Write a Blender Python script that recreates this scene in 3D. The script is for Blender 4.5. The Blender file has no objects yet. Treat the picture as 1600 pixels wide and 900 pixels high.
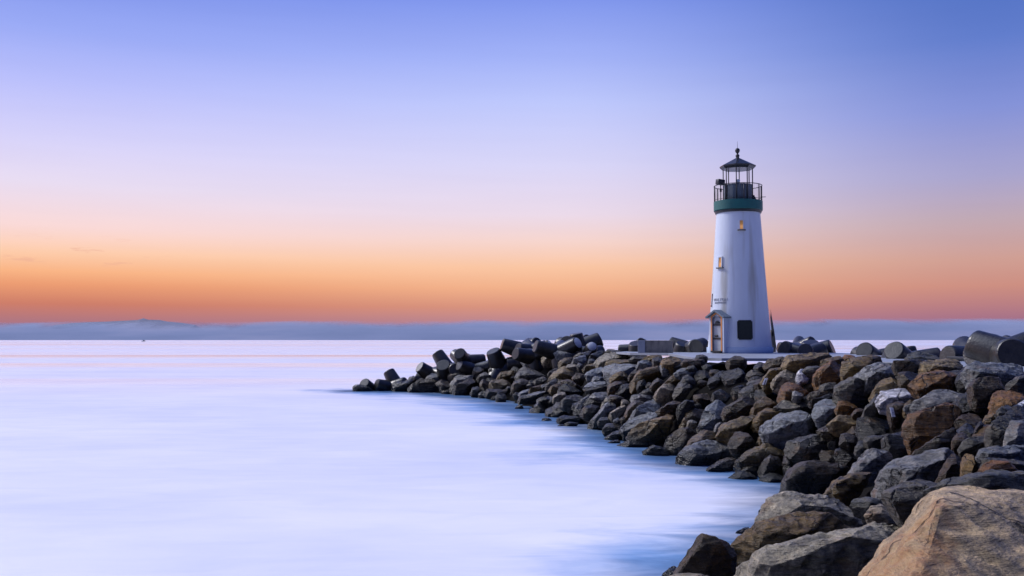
import bpy, bmesh, math, random
from mathutils import Vector, Matrix, noise, geometry
R = math.radians
random.seed(7)
C = bpy.context.scene.collection

# ------------------------------------------------------------------ camera
CAMZ, PITCH, F = 4.8, R(2.98), 1556.0
cam = bpy.data.objects.new('camera', bpy.data.cameras.new('camera'))
C.objects.link(cam)
cam.location = (0, 0, CAMZ)
cam.rotation_euler = (R(90) + PITCH, 0, 0)
cam.data.sensor_width = 36.0
cam.data.lens = F * 36.0 / 1600.0
cam.data.clip_start = 0.1
cam.data.clip_end = 120000
bpy.context.scene.camera = cam

# ------------------------------------------------------------------ world
SCN = bpy.context.scene
W = bpy.data.worlds.new('World'); SCN.world = W; W.use_nodes = True
nt = W.node_tree; N = nt.nodes; L = nt.links
for n in list(N): N.remove(n)

def srgb(r, g, b):
    f = lambda c: ((c / 255.0) / 12.92 if c / 255.0 <= 0.04045 else ((c / 255.0 + 0.055) / 1.055) ** 2.4)
    return (f(r), f(g), f(b), 1.0)

def math_node(T, op, a=None, b=None, clamp=False):
    n = T.nodes.new('ShaderNodeMath'); n.operation = op; n.use_clamp = clamp
    for i, v in enumerate((a, b)):
        if v is None: continue
        if isinstance(v, (int, float)): n.inputs[i].default_value = v
        else: T.links.new(v, n.inputs[i])
    return n.outputs[0]

def ramp(T, fac, stops, interp='LINEAR'):
    n = T.nodes.new('ShaderNodeValToRGB'); cr = n.color_ramp; cr.interpolation = interp
    while len(cr.elements) > 1: cr.elements.remove(cr.elements[-1])
    cr.elements[0].position = stops[0][0]; cr.elements[0].color = stops[0][1]
    for p, c in stops[1:]:
        e = cr.elements.new(p); e.color = c
    T.links.new(fac, n.inputs[0])
    return n.outputs[0]

def mixc(T, fac, a, b, mode='MIX'):
    n = T.nodes.new('ShaderNodeMix'); n.data_type = 'RGBA'; n.blend_type = mode
    for s, v in ((0, fac), (6, a), (7, b)):
        if isinstance(v, (int, float)): n.inputs[s].default_value = v
        elif isinstance(v, tuple): n.inputs[s].default_value = v
        else: T.links.new(v, n.inputs[s])
    return n.outputs[2]

def maprange(T, v, a, b, c=0.0, d=1.0, smooth=False):
    n = T.nodes.new('ShaderNodeMapRange'); n.clamp = True
    if smooth: n.interpolation_type = 'SMOOTHSTEP'
    T.links.new(v, n.inputs[0])
    for i, x in enumerate((a, b, c, d)): n.inputs[i + 1].default_value = x
    return n.outputs[0]

ZEN = (1.65, 1.85, 2.5)
tc = N.new('ShaderNodeTexCoord')
sep = N.new('ShaderNodeSeparateXYZ'); L.new(tc.outputs['Generated'], sep.inputs[0])
elev = math_node(nt, 'MULTIPLY', math_node(nt, 'ARCSINE', sep.outputs[2]), 57.29578)   # degrees above the horizon
az = math_node(nt, 'MULTIPLY', math_node(nt, 'ARCTAN2', sep.outputs[0], sep.outputs[1]), 57.29578)  # 0 ahead, + to the right
e01 = maprange(nt, elev, 0.0, 40.0)
def st(lst): return [(e / 40.0, srgb(*c)) for e, c in lst]
left = ramp(nt, e01, st([(0, (150, 112, 150)), (1.0, (174, 118, 130)), (1.9, (204, 124, 106)), (2.9, (234, 154, 114)), (3.6, (249, 180, 134)), (4.6, (253, 204, 172)),
    (5.9, (250, 217, 215)), (8.2, (232, 220, 242)), (10.5, (214, 210, 250)), (13.5, (184, 190, 252)), (16, (154, 170, 246)), (19, (124, 146, 234)), (26, (106, 128, 222)), (40, (92, 108, 205))]))
mid = ramp(nt, e01, st([(0, (150, 118, 168)), (1.0, (186, 134, 146)), (1.9, (216, 148, 128)), (3.0, (241, 177, 140)), (4.2, (250, 198, 164)), (5.6, (246, 212, 204)),
    (7.2, (235, 218, 234)), (10, (217, 214, 248)), (13.5, (190, 200, 253)), (16, (162, 178, 248)), (19, (130, 152, 238)), (26, (110, 132, 225)), (40, (90, 112, 208))]))
right = ramp(nt, e01, st([(0, (140, 112, 150)), (1.0, (162, 112, 138)), (1.8, (184, 126, 132)), (2.8, (204, 142, 130)), (4.2, (207, 158, 148)), (6.3, (192, 168, 180)),
    (8.5, (168, 164, 206)), (12, (132, 146, 216)), (15.5, (96, 124, 204)), (19, (76, 110, 194)), (26, (70, 100, 185)), (40, (62, 90, 172))]))
back = ramp(nt, e01, st([(0, (28, 48, 105)), (8, (26, 48, 112)), (19, (32, 56, 125)), (30, (52, 78, 160)), (40, (70, 92, 185))]))
m1 = mixc(nt, maprange(nt, az, -27, 4, smooth=True), left, mid)
m2 = mixc(nt, maprange(nt, az, 2, 27, smooth=True), m1, right)
aab = math_node(nt, 'ABSOLUTE', math_node(nt, 'ADD', az, 22.0))
m3 = mixc(nt, maprange(nt, aab, 55, 115, smooth=True), m2, back)
# thin cloud wisps low on the left
wm = N.new('ShaderNodeMapping'); wm.inputs['Scale'].default_value = (26, 26, 150); L.new(tc.outputs['Generated'], wm.inputs[0])
wn_ = N.new('ShaderNodeTexNoise'); wn_.inputs['Scale'].default_value = 1.0; wn_.inputs['Detail'].default_value = 6; wn_.inputs['Roughness'].default_value = 0.6; L.new(wm.outputs[0], wn_.inputs[0])
wmask = math_node(nt, 'MULTIPLY', maprange(nt, wn_.outputs[0], 0.56, 0.68, smooth=True), math_node(nt, 'MULTIPLY', maprange(nt, elev, 3.6, 4.3), maprange(nt, elev, 5.6, 5.0)))
wmask = math_node(nt, 'MULTIPLY', wmask, math_node(nt, 'MULTIPLY', maprange(nt, az, -18, -21), 0.55))
m3 = mixc(nt, wmask, m3, srgb(232, 170, 150))
# faint high grain of thin cloud
noi = N.new('ShaderNodeTexNoise'); noi.inputs['Scale'].default_value = 6; noi.inputs['Detail'].default_value = 4
mp = N.new('ShaderNodeMapping'); mp.inputs['Scale'].default_value = (1, 1, 14); L.new(tc.outputs['Generated'], mp.inputs[0]); L.new(mp.outputs[0], noi.inputs[0])
m4 = mixc(nt, 1.0, m3, ramp(nt, noi.outputs[0], [(0.3, (0.98, 0.98, 0.985, 1)), (0.7, (1.0, 1.0, 1.0, 1))]), 'MULTIPLY')
vd = N.new('ShaderNodeVectorMath'); vd.operation = 'DOT_PRODUCT'; L.new(tc.outputs['Generated'], vd.inputs[0])
vd.inputs[1].default_value = (math.sin(R(-68)) * math.cos(R(56)), math.cos(R(-68)) * math.cos(R(56)), math.sin(R(56)))
lowcut = maprange(nt, elev, 22.0, 40.0, smooth=True)
m4 = mixc(nt, math_node(nt, 'MULTIPLY', lowcut, maprange(nt, vd.outputs['Value'], 0.72, 0.96, smooth=True)), m4, (ZEN[0], ZEN[1], ZEN[2], 1))     # bright patch of unseen sky, upper left, added to light water and rocks
bgA = N.new('ShaderNodeBackground'); L.new(m4, bgA.inputs[0]); bgA.inputs[1].default_value = 1.0
sky = N.new('ShaderNodeTexSky'); sky.sky_type = 'NISHITA'; sky.sun_disc = False
sky.sun_elevation = R(1.0); sky.sun_rotation = R(-75)
bgB = N.new('ShaderNodeBackground'); L.new(sky.outputs[0], bgB.inputs[0]); bgB.inputs[1].default_value = 0.01
add = N.new('ShaderNodeAddShader'); L.new(bgA.outputs[0], add.inputs[0]); L.new(bgB.outputs[0], add.inputs[1])
wo = N.new('ShaderNodeOutputWorld'); L.new(add.outputs[0], wo.inputs[0])

# soft afterglow from the upper left
sl = bpy.data.lights.new('sun', 'SUN'); sl.energy = 2.4; sl.angle = R(8); sl.color = (1.0, 0.96, 0.97)
so = bpy.data.objects.new('sun', sl); C.objects.link(so)
_sd = Vector((math.sin(R(-60)), math.cos(R(-60)), math.tan(R(36))))
so.rotation_euler = _sd.to_track_quat('Z', 'Y').to_euler()

SCN.view_settings.view_transform = 'Standard'
SCN.view_settings.look = 'None'
SCN.view_settings.exposure = 0.0
SCN.view_settings.gamma = 1.0

# ------------------------------------------------------------------ helpers
def ray(px, py):
    cx, cy = (px - 800.0) / F, (450.0 - py) / F
    return Vector((cx, math.cos(PITCH) - cy * math.sin(PITCH), math.sin(PITCH) + cy * math.cos(PITCH)))
def P(px, py, d):
    r = ray(px, py); t = d / r.y
    return Vector((r.x * t, d, CAMZ + r.z * t))
def tag(o, label=None, cat=None, group=None, kind=None):
    if label: o['label'] = label
    if cat: o['category'] = cat
    if group: o['group'] = group
    if kind: o['kind'] = kind
    return o
def empty(name, loc, rz=0.0):
    o = bpy.data.objects.new(name, None); C.objects.link(o); o.location = loc; o.rotation_euler = (0, 0, rz); o.empty_display_size = 0.3
    return o
def link(name, bm, mat, parent=None, smooth=True, loc=None, angle=None):
    me = bpy.data.meshes.new(name)
    bmesh.ops.recalc_face_normals(bm, faces=bm.faces)
    if angle is not None:
        for e in bm.edges:
            if len(e.link_faces) == 2 and e.calc_face_angle(0) > R(angle): e.smooth = False
    for f in bm.faces: f.smooth = smooth
    bm.to_mesh(me); bm.free()
    me.materials.append(mat)
    o = bpy.data.objects.new(name, me); C.objects.link(o)
    if loc is not None: o.location = loc
    if parent: o.parent = parent
    return o
def box(bm, c, s, rot=None, bev=0.0):
    r = bmesh.ops.create_cube(bm, size=1.0)
    M = Matrix.Translation(c) @ (rot.to_4x4() if rot else Matrix.Identity(4)) @ Matrix.Diagonal((s[0], s[1], s[2], 1))
    bmesh.ops.transform(bm, matrix=M, verts=r['verts'])
    if bev:
        es = list({e for v in r['verts'] for e in v.link_edges})
        bmesh.ops.bevel(bm, geom=es, offset=bev, segments=2, affect='EDGES', profile=0.5)
def lathe(bm, prof, n=48, cx=0.0, cy=0.0, cap=True, a0=0.0):
    rings = []
    for r, z in prof:
        if r < 1e-5: rings.append([bm.verts.new((cx, cy, z))])
        else: rings.append([bm.verts.new((cx + r * math.cos(a0 + 2 * math.pi * k / n), cy + r * math.sin(a0 + 2 * math.pi * k / n), z)) for k in range(n)])
    for a, b in zip(rings, rings[1:]):
        for k in range(n):
            k2 = (k + 1) % n
            if len(a) == 1 and len(b) == 1: continue
            if len(a) == 1: bm.faces.new((a[0], b[k], b[k2]))
            elif len(b) == 1: bm.faces.new((a[k], a[k2], b[0]))
            else: bm.faces.new((a[k], a[k2], b[k2], b[k]))
    if cap:
        if len(rings[0]) > 1: bm.faces.new(list(reversed(rings[0])))
        if len(rings[-1]) > 1: bm.faces.new(rings[-1])
def tube(bm, a, b, r1, r2=None, n=10):
    r2 = r1 if r2 is None else r2
    a = Vector(a); b = Vector(b); d = b - a
    q = d.to_track_quat('Z', 'Y').to_matrix()
    A = [bm.verts.new(a + q @ Vector((r1 * math.cos(2 * math.pi * k / n), r1 * math.sin(2 * math.pi * k / n), 0))) for k in range(n)]
    B = [bm.verts.new(b + q @ Vector((r2 * math.cos(2 * math.pi * k / n), r2 * math.sin(2 * math.pi * k / n), 0))) for k in range(n)]
    for k in range(n): bm.faces.new((A[k], A[(k + 1) % n], B[(k + 1) % n], B[k]))
    bm.faces.new(list(reversed(A))); bm.faces.new(B)
def ring(bm, cx, cy, z, rad, r, n=48, m=6):
    vs = []
    for k in range(n):
        a = 2 * math.pi * k / n
        vs.append([bm.verts.new((cx + (rad + r * math.cos(2 * math.pi * j / m)) * math.cos(a), cy + (rad + r * math.cos(2 * math.pi * j / m)) * math.sin(a), z + r * math.sin(2 * math.pi * j / m))) for j in range(m)])
    for k in range(n):
        for j in range(m):
            bm.faces.new((vs[k][j], vs[(k + 1) % n][j], vs[(k + 1) % n][(j + 1) % m], vs[k][(j + 1) % m]))

# ------------------------------------------------------------------ materials
def mat(name, base, rough=0.7, metal=0.0, noise_amt=0.15, scale=3.0, bump=0.1, spec=0.5, stains=None, stretch=(1, 1, 1)):
    m = bpy.data.materials.new(name); m.use_nodes = True; T = m.node_tree
    b = T.nodes['Principled BSDF']
    tc = T.nodes.new('ShaderNodeTexCoord'); mp = T.nodes.new('ShaderNodeMapping'); mp.inputs['Scale'].default_value = stretch
    T.links.new(tc.outputs['Object'], mp.inputs[0])
    n = T.nodes.new('ShaderNodeTexNoise'); n.inputs['Scale'].default_value = scale; n.inputs['Detail'].default_value = 7; n.inputs['Roughness'].default_value = 0.65
    T.links.new(mp.outputs[0], n.inputs[0])
    lo = tuple(c * (1 - noise_amt) for c in base[:3]) + (1,); hi = tuple(min(1, c * (1 + noise_amt)) for c in base[:3]) + (1,)
    col = ramp(T, n.outputs[0], [(0.3, lo), (0.7, hi)])
    if stains:
        n2 = T.nodes.new('ShaderNodeTexNoise'); n2.inputs['Scale'].default_value = scale * 0.7; n2.inputs['Detail'].default_value = 9; n2.inputs['Roughness'].default_value = 0.4
        mp2 = T.nodes.new('ShaderNodeMapping'); mp2.inputs['Location'].default_value = (7, 3, 1); mp2.inputs['Scale'].default_value = (stretch[0] * 2, stretch[1] * 2, stretch[2] * 0.4)
        T.links.new(tc.outputs['Object'], mp2.inputs[0]); T.links.new(mp2.outputs[0], n2.inputs[0])
        col = mixc(T, maprange(T, n2.outputs[0], 0.52, 0.75), col, stains)
    T.links.new(col, b.inputs['Base Color'])
    b.inputs['Roughness'].default_value = rough; b.inputs['Metallic'].default_value = metal
    b.inputs['Specular IOR Level'].default_value = spec
    if bump:
        n3 = T.nodes.new('ShaderNodeTexNoise'); n3.inputs['Scale'].default_value = scale * 6; n3.inputs['Detail'].default_value = 5
        T.links.new(tc.outputs['Object'], n3.inputs[0])
        bp = T.nodes.new('ShaderNodeBump'); bp.inputs['Strength'].default_value = bump; bp.inputs['Distance'].default_value = 0.05
        T.links.new(n3.outputs[0], bp.inputs['Height']); T.links.new(bp.outputs[0], b.inputs['Normal'])
    return m

def rock_material(name, wet=False, near=False, hero=False):
    m = bpy.data.materials.new(name); m.use_nodes = True; T = m.node_tree
    b = T.nodes['Principled BSDF']
    oi = T.nodes.new('ShaderNodeObjectInfo'); tc = T.nodes.new('ShaderNodeTexCoord')
    wv = math_node(T, 'MULTIPLY', oi.outputs['Random'], 50.0)
    def nz(sc, det=6, ro=0.6, stretch=None, off=0.0):
        n = T.nodes.new('ShaderNodeTexNoise'); n.noise_dimensions = '4D'
        n.inputs['Scale'].default_value = sc; n.inputs['Detail'].default_value = det; n.inputs['Roughness'].default_value = ro
        T.links.new(math_node(T, 'ADD', wv, off), n.inputs['W'])
        if stretch:
            mp = T.nodes.new('ShaderNodeMapping'); mp.inputs['Scale'].default_value = stretch; mp.inputs['Rotation'].default_value = (0.5, 0.4, 0.2)
            T.links.new(tc.outputs['Object'], mp.inputs[0]); T.links.new(mp.outputs[0], n.inputs[0])
        else: T.links.new(tc.outputs['Object'], n.inputs[0])
        return n.outputs[0]
    base = oi.outputs['Color']
    big = nz(1.1, 5); fine = nz(9, 8, 0.7, off=3); strat = nz(2.2, 6, 0.65, (1, 1, 6), off=5)
    c = mixc(T, 1.0, base, ramp(T, strat, [(0.3, (0.42, 0.38, 0.33, 1)), (0.5, (0.95, 0.95, 0.95, 1)), (0.70, (1.65, 1.55, 1.45, 1))]), 'MULTIPLY')
    c = mixc(T, 1.0, c, ramp(T, fine, [(0.3, (0.35, 0.35, 0.35, 1)), (0.5, (.9, .9, .9, 1)), (0.7, (1.95, 1.95, 1.95, 1))] if not near else [(0.3, (0.6, 0.6, 0.6, 1)), (0.5, (.92, .92, .92, 1)), (0.7, (1.4, 1.4, 1.4, 1))]), 'MULTIPLY')
    if near: c = mixc(T, 1.0, c, ramp(T, nz(42, 5, 0.7, off=71), [(0.3, (0.62, 0.62, 0.62, 1)), (0.7, (1.35, 1.35, 1.35, 1))]), 'MULTIPLY')
    # rusty orange lichen and dark algae patches
    lich = math_node(T, 'MULTIPLY', maprange(T, nz(1.7, 8, 0.72, off=9), 0.56, 0.68), 0.55 if near else 0.45)
    c = mixc(T, lich, c, (0.22, 0.095, 0.015, 1))
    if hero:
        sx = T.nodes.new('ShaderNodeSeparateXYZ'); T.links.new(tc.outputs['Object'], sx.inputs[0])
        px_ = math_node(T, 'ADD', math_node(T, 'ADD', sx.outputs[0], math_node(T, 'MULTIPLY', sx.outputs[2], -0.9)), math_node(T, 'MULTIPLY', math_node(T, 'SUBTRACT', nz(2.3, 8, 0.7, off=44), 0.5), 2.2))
        rust_glow = maprange(T, px_, HEROX - 0.35, HEROX + 0.45, 0.8, 0.0, smooth=True)  # rock's orange stain and the warm glow from the left, both put into colour
        c = mixc(T, rust_glow, c, mixc(T, maprange(T, nz(5, 8, 0.75, off=50), .42, .6), (0.40, 0.17, 0.045, 1), (0.52, 0.33, 0.13, 1)))
    alg = math_node(T, 'MULTIPLY', maprange(T, nz(2.6, 8, 0.7, off=14), 0.55, 0.68), 0.6)
    c = mixc(T, alg, c, (0.035, 0.04, 0.03, 1))
    sp = math_node(T, 'MULTIPLY', maprange(T, nz(10, 6, 0.7, off=21), 0.62, 0.74), 0.4)
    c = mixc(T, sp, c, (0.55, 0.54, 0.52, 1))
    if not near:
        ge = T.nodes.new('ShaderNodeNewGeometry'); sz = T.nodes.new('ShaderNodeSeparateXYZ'); T.links.new(ge.outputs['Position'], sz.inputs[0])
        hz = math_node(T, 'ADD', sz.outputs[2], math_node(T, 'MULTIPLY', big, 0.6))
        wetf = maprange(T, hz, 0.6, 1.35, 1.0, 0.0)          # tide line: dark, slick weed
        c = mixc(T, math_node(T, 'MULTIPLY', wetf, 0.9), c, (0.014, 0.014, 0.009, 1))
        T.links.new(maprange(T, hz, 0.45, 2.6, 0.24, 0.42), b.inputs['Roughness'])
    else: b.inputs['Roughness'].default_value = 0.4
    # fracture lines
    vo = T.nodes.new('ShaderNodeTexVoronoi'); vo.voronoi_dimensions = '4D'; vo.feature = 'DISTANCE_TO_EDGE'; vo.inputs['Scale'].default_value = 0.85
    dv = T.nodes.new('ShaderNodeVectorMath'); dv.operation = 'ADD'; T.links.new(tc.outputs['Object'], dv.inputs[0])
    dn = T.nodes.new('ShaderNodeTexNoise'); dn.inputs['Scale'].default_value = 2.2; dn.inputs['Detail'].default_value = 6; T.links.new(tc.outputs['Object'], dn.inputs[0])
    dm = T.nodes.new('ShaderNodeVectorMath'); dm.operation = 'SCALE'; dm.inputs['Scale'].default_value = 0.7; T.links.new(dn.outputs['Color'], dm.inputs[0]); T.links.new(dm.outputs[0], dv.inputs[1])
    T.links.new(dv.outputs[0], vo.inputs['Vector']); T.links.new(wv, vo.inputs['W'])
    crk = math_node(T, 'MULTIPLY', maprange(T, vo.outputs['Distance'], 0.0, 0.03 if not near else 0.018, 1.0, 0.0), maprange(T, nz(0.9, 3, off=80), 0.46, 0.56))
    c = mixc(T, math_node(T, 'MULTIPLY', crk, 0.85), c, (0.006, 0.005, 0.004, 1))
    T.links.new(c, b.inputs['Base Color']); b.inputs['Specular IOR Level'].default_value = 0.3; b.inputs['Coat Weight'].default_value = 0.05 if near else 0.22; b.inputs['Coat Roughness'].default_value = 0.38 if near else 0.24; b.inputs['Coat IOR'].default_value = 1.55
    bp1 = T.nodes.new('ShaderNodeBump'); bp1.inputs['Strength'].default_value = 1.0; bp1.inputs['Distance'].default_value = 0.18
    T.links.new(math_node(T, 'SUBTRACT', strat, math_node(T, 'MULTIPLY', crk, 0.5)), bp1.inputs['Height'])
    bp2 = T.nodes.new('ShaderNodeBump'); bp2.inputs['Strength'].default_value = 0.8; bp2.inputs['Distance'].default_value = 0.06 if not near else 0.02
    T.links.new(nz(7 if not near else 14, 9, 0.7, off=30), bp2.inputs['Height']); T.links.new(bp1.outputs[0], bp2.inputs['Normal'])
    bp3 = T.nodes.new('ShaderNodeBump'); bp3.inputs['Strength'].default_value = 0.7; bp3.inputs['Distance'].default_value = 0.012 if near else 0.02
    T.links.new(nz(30, 6, 0.75, off=61), bp3.inputs['Height']); T.links.new(bp2.outputs[0], bp3.inputs['Normal']); T.links.new(bp3.outputs[0], b.inputs['Normal']); T.links.new(bp2.outputs[0], b.inputs['Coat Normal'])
    return m
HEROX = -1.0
M_hero = rock_material('rust_glow_rock', near=True, hero=True)
M_rock = rock_material('rock'); M_rocknear = rock_material('rock_weathered', near=True)
M_white = mat('white_paint', (0.60, 0.64, 0.70), 0.6, noise_amt=0.05, scale=1.5, bump=0.08, stains=(0.40, 0.39, 0.36, 1), stretch=(1, 1, 0.3))
M_band = mat('pale_blue_paint', (0.36, 0.44, 0.56), 0.6, noise_amt=0.06)
M_green = mat('green_paint', (0.008, 0.105, 0.095), 0.5, noise_amt=0.12)
M_dark = mat('black_metal', (0.03, 0.03, 0.032), 0.45, metal=0.3, noise_amt=0.2)
M_roof = mat('roof_sheet', (0.014, 0.015, 0.017), 0.35, metal=0.0, noise_amt=0.2)
M_drum = mat('grey_drum_paint', (0.085, 0.115, 0.145), 0.5, noise_amt=0.2, stains=(0.04, 0.05, 0.06, 1))
M_plaque = mat('bronze_plaque', (0.018, 0.022, 0.016), 0.5, metal=0.2, noise_amt=0.3, scale=8)
M_shingle = mat('roof_shingles', (0.17, 0.21, 0.24), 0.8, noise_amt=0.2, scale=6, bump=0.4)
M_trim = mat('orange_trim', (0.75, 0.27, 0.07), 0.6, noise_amt=0.15)
M_door = mat('door_paint', (0.42, 0.44, 0.46), 0.6, noise_amt=0.08)
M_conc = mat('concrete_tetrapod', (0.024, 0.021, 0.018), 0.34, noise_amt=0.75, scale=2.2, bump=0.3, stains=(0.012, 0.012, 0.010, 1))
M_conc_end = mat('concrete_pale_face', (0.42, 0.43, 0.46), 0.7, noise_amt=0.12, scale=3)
M_block = mat('concrete_block', (0.21, 0.19, 0.16), 0.8, noise_amt=0.25, scale=2.5, bump=0.3, stains=(0.06, 0.05, 0.04, 1))
M_slab = mat('concrete_walkway', (0.27, 0.29, 0.33), 0.5, noise_amt=0.15, scale=0.8, bump=0.15, stains=(0.26, 0.26, 0.27, 1))
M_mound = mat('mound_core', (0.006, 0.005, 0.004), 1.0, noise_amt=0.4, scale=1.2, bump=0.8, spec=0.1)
M_sign = mat('white_sign', (0.8, 0.8, 0.82), 0.5, noise_amt=0.03)
M_ink = mat('dark_ink', (0.05, 0.05, 0.06), 0.6, noise_amt=0.05)
M_letters = mat('grey_letters', (0.36, 0.37, 0.40), 0.6, noise_amt=0.05)
M_glass = mat('lamp_glass', (0.65, 0.75, 0.85), 0.1, noise_amt=0.02, bump=0)
M_yellow = mat('pale_bracket', (0.6, 0.45, 0.28), 0.6, noise_amt=0.1)
M_hull = mat('dark_hull', (0.05, 0.06, 0.05), 0.6)
M_island = mat('far_land', (0.15, 0.155, 0.21), 0.9, noise_amt=0.1, bump=0)
M_lit = bpy.data.materials.new('lit_window'); M_lit.use_nodes = True
_b = M_lit.node_tree.nodes['Principled BSDF']; _b.inputs['Base Color'].default_value = (0.5, 0.25, 0.08, 1); _b.inputs['Roughness'].default_value = 0.3
_tc = M_lit.node_tree.nodes.new('ShaderNodeTexCoord'); _s = M_lit.node_tree.nodes.new('ShaderNodeSeparateXYZ')
M_lit.node_tree.links.new(_tc.outputs['Generated'], _s.inputs[0])
_c = ramp(M_lit.node_tree, _s.outputs[2], [(0.0, (0.9, 0.42, 0.12, 1)), (0.35, (1.0, 0.5, 0.22, 1)), (0.55, (0.42, 0.2, 0.04, 1)), (1.0, (0.16, 0.09, 0.03, 1))])
M_lit.node_tree.links.new(_c, _b.inputs['Emission Color']); _b.inputs['Emission Strength'].default_value = 0.4

# ------------------------------------------------------------------ terrain of the breakwater
S = [(-15.5, 93), (-9, 91), (-2.6, 80), (1.9, 61), (4.4, 50), (6.4, 39), (8.7, 33.5), (8.2, 29), (6.2, 25), (3.4, 20), (1.5, 15), (0, 8), (-1.5, 0), (-3, -14)]
CR = [(-13, 95), (0, 91), (4.5, 80), (6.8, 70), (7.6, 62), (8.0, 57), (9, 50), (11.5, 43), (12.8, 38), (13.4, 33), (12.5, 27), (11, 20), (8, 13), (5, 8), (2.5, 3), (1.5, -14)]
B = [(-15.5, 95), (-9, 99), (0, 101), (10, 94), (18, 82), (25, 60), (27, 30), (26, 10), (24, -14)]
def segd(x, y, poly):
    best = 1e9
    for (ax, ay), (bx, by) in zip(poly, poly[1:]):
        dx, dy = bx - ax, by - ay
        t = max(0, min(1, ((x - ax) * dx + (y - ay) * dy) / (dx * dx + dy * dy)))
        best = min(best, math.hypot(x - ax - t * dx, y - ay - t * dy))
    return best
def inside(x, y, poly):
    r = False; n = len(poly)
    for i in range(n):
        x1, y1 = poly[i]; x2, y2 = poly[(i + 1) % n]
        if (y1 > y) != (y2 > y) and x < (x2 - x1) * (y - y1) / (y2 - y1) + x1: r = not r
    return r
OUT = S + list(reversed(B)); INN = S + list(reversed(CR))
def lerp_tab(x, tab):
    if x <= tab[0][0]: return tab[0][1]
    for (a, u), (b, v) in zip(tab, tab[1:]):
        if x <= b: return u + (v - u) * (x - a) / (b - a)
    return tab[-1][1]
def zc(x): return lerp_tab(x, [(-15, 0.7), (-10, 1.2), (-6, 2.5), (0, 3.3), (5, 3.85), (9, 3.9)])
def terr(x, y):
    if not inside(x, y, OUT): return -0.45 * min(segd(x, y, OUT + OUT[:1]), 6)
    dS = segd(x, y, S)
    if inside(x, y, INN):
        t = dS / (dS + segd(x, y, CR) + 1e-6)
    else: t = 1.0
    t2 = min(1.0, segd(x, y, B) / 4.0)
    return zc(x) * min(t, t2)
def hit(px, py):
    r = ray(px, py)
    if r.z >= -0.004: return None
    t = 2.0
    while t < 130:
        p = Vector((0, 0, CAMZ)) + r * t
        if p.z < max(0.0, terr(p.x, p.y)): return p.y
        t += 0.15
    return None

def grid_mesh(name, x0, x1, y0, y1, step, fz, keep=None, m=None, **kw):
    bm = bmesh.new(); nx = int((x1 - x0) / step) + 1; ny = int((y1 - y0) / step) + 1
    g = [[bm.verts.new((x0 + i * step, y0 + j * step, fz(x0 + i * step, y0 + j * step))) for i in range(nx)] for j in range(ny)]
    for j in range(ny - 1):
        for i in range(nx - 1): bm.faces.new((g[j][i], g[j][i + 1], g[j + 1][i + 1], g[j + 1][i]))
    return link(name, bm, m, **kw)
def mound_z(x, y):
    z = terr(x, y)
    return z - 0.95 + 0.5 * noise.fractal(Vector((x * 0.9, y * 0.9, 0)), 1.0, 2.0, 4)
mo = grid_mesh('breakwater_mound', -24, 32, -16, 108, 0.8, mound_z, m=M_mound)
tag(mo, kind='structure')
# seabed far below the whole sea
bm = bmesh.new()
for p in ((-60000, -3000, -4), (60000, -3000, -4), (60000, 90000, -4), (-60000, 90000, -4)): bm.verts.new(p)
bm.faces.new(bm.verts); bm.normal_update()
sb = link('seabed', bm, mat('seabed_mud', (0.10, 0.16, 0.22), 0.9, bump=0)); tag(sb, kind='structure')

# ------------------------------------------------------------------ water
def axis(vals):
    out = []
    for a, b, s in vals:
        n = max(1, int(round((b - a) / s)))
        out += [a + (b - a) * k / n for k in range(n)]
    return out + [vals[-1][1]]
xs = axis([(-60000, -2000, 8000), (-2000, -200, 450), (-200, -30, 17), (-30, 30, 0.6), (30, 200, 17), (200, 2000, 450), (2000, 60000, 8000)])
ys = axis([(-3000, -200, 700), (-200, -16, 20), (-16, 110, 0.6), (110, 400, 29), (400, 2000, 400), (2000, 90000, 8000)])
bm = bmesh.new()
lay = bm.verts.layers.float.new('shore')
g = []
for y in ys:
    row = []
    for x in xs:
        v = bm.verts.new((x, y, 0)); near = -32 < x < 34 and -18 < y < 112
        v[lay] = (0.0 if (near and inside(x, y, OUT)) else (min(segd(x, y, OUT + OUT[:1]), 30) if near else 30))
        row.append(v)
    g.append(row)
for j in range(len(ys) - 1):
    for i in range(len(xs) - 1): bm.faces.new((g[j][i], g[j][i + 1], g[j + 1][i + 1], g[j + 1][i]))
mw = bpy.data.materials.new('long_exposure_water'); mw.use_nodes = True; T = mw.node_tree; b = T.nodes['Principled BSDF']
at = T.nodes.new('ShaderNodeAttribute'); at.attribute_name = 'shore'
tcw = T.nodes.new('ShaderNodeTexCoord')
def wn(sx, sy, sc=1.0, det=4, off=(0, 0, 0), rot=0.0, dist=0.0):
    mp = T.nodes.new('ShaderNodeMapping'); mp.inputs['Scale'].default_value = (sx, sy, 1); mp.inputs['Location'].default_value = off; mp.inputs['Rotation'].default_value = (0, 0, rot)
    n = T.nodes.new('ShaderNodeTexNoise'); n.inputs['Scale'].default_value = sc; n.inputs['Detail'].default_value = det; n.inputs['Roughness'].default_value = 0.6; n.inputs['Distortion'].default_value = dist
    T.links.new(tcw.outputs['Object'], mp.inputs[0]); T.links.new(mp.outputs[0], n.inputs[0]); return n.outputs[0]
streak = wn(0.07, 0.13, 1.0, 6, rot=0.35, dist=1.2); streak2 = wn(0.28, 0.75, 1.0, 5, (3, 5, 0), rot=0.2, dist=0.8); bands = wn(0.0006, 0.012, 1.0, 4, (1, 2, 0)); patch = wn(0.06, 0.09, 1, 4, (9, 9, 0))
sh = math_node(T, 'ADD', at.outputs['Fac'], math_node(T, 'MULTIPLY', math_node(T, 'SUBTRACT', streak, 0.5), 9.0))
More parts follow.
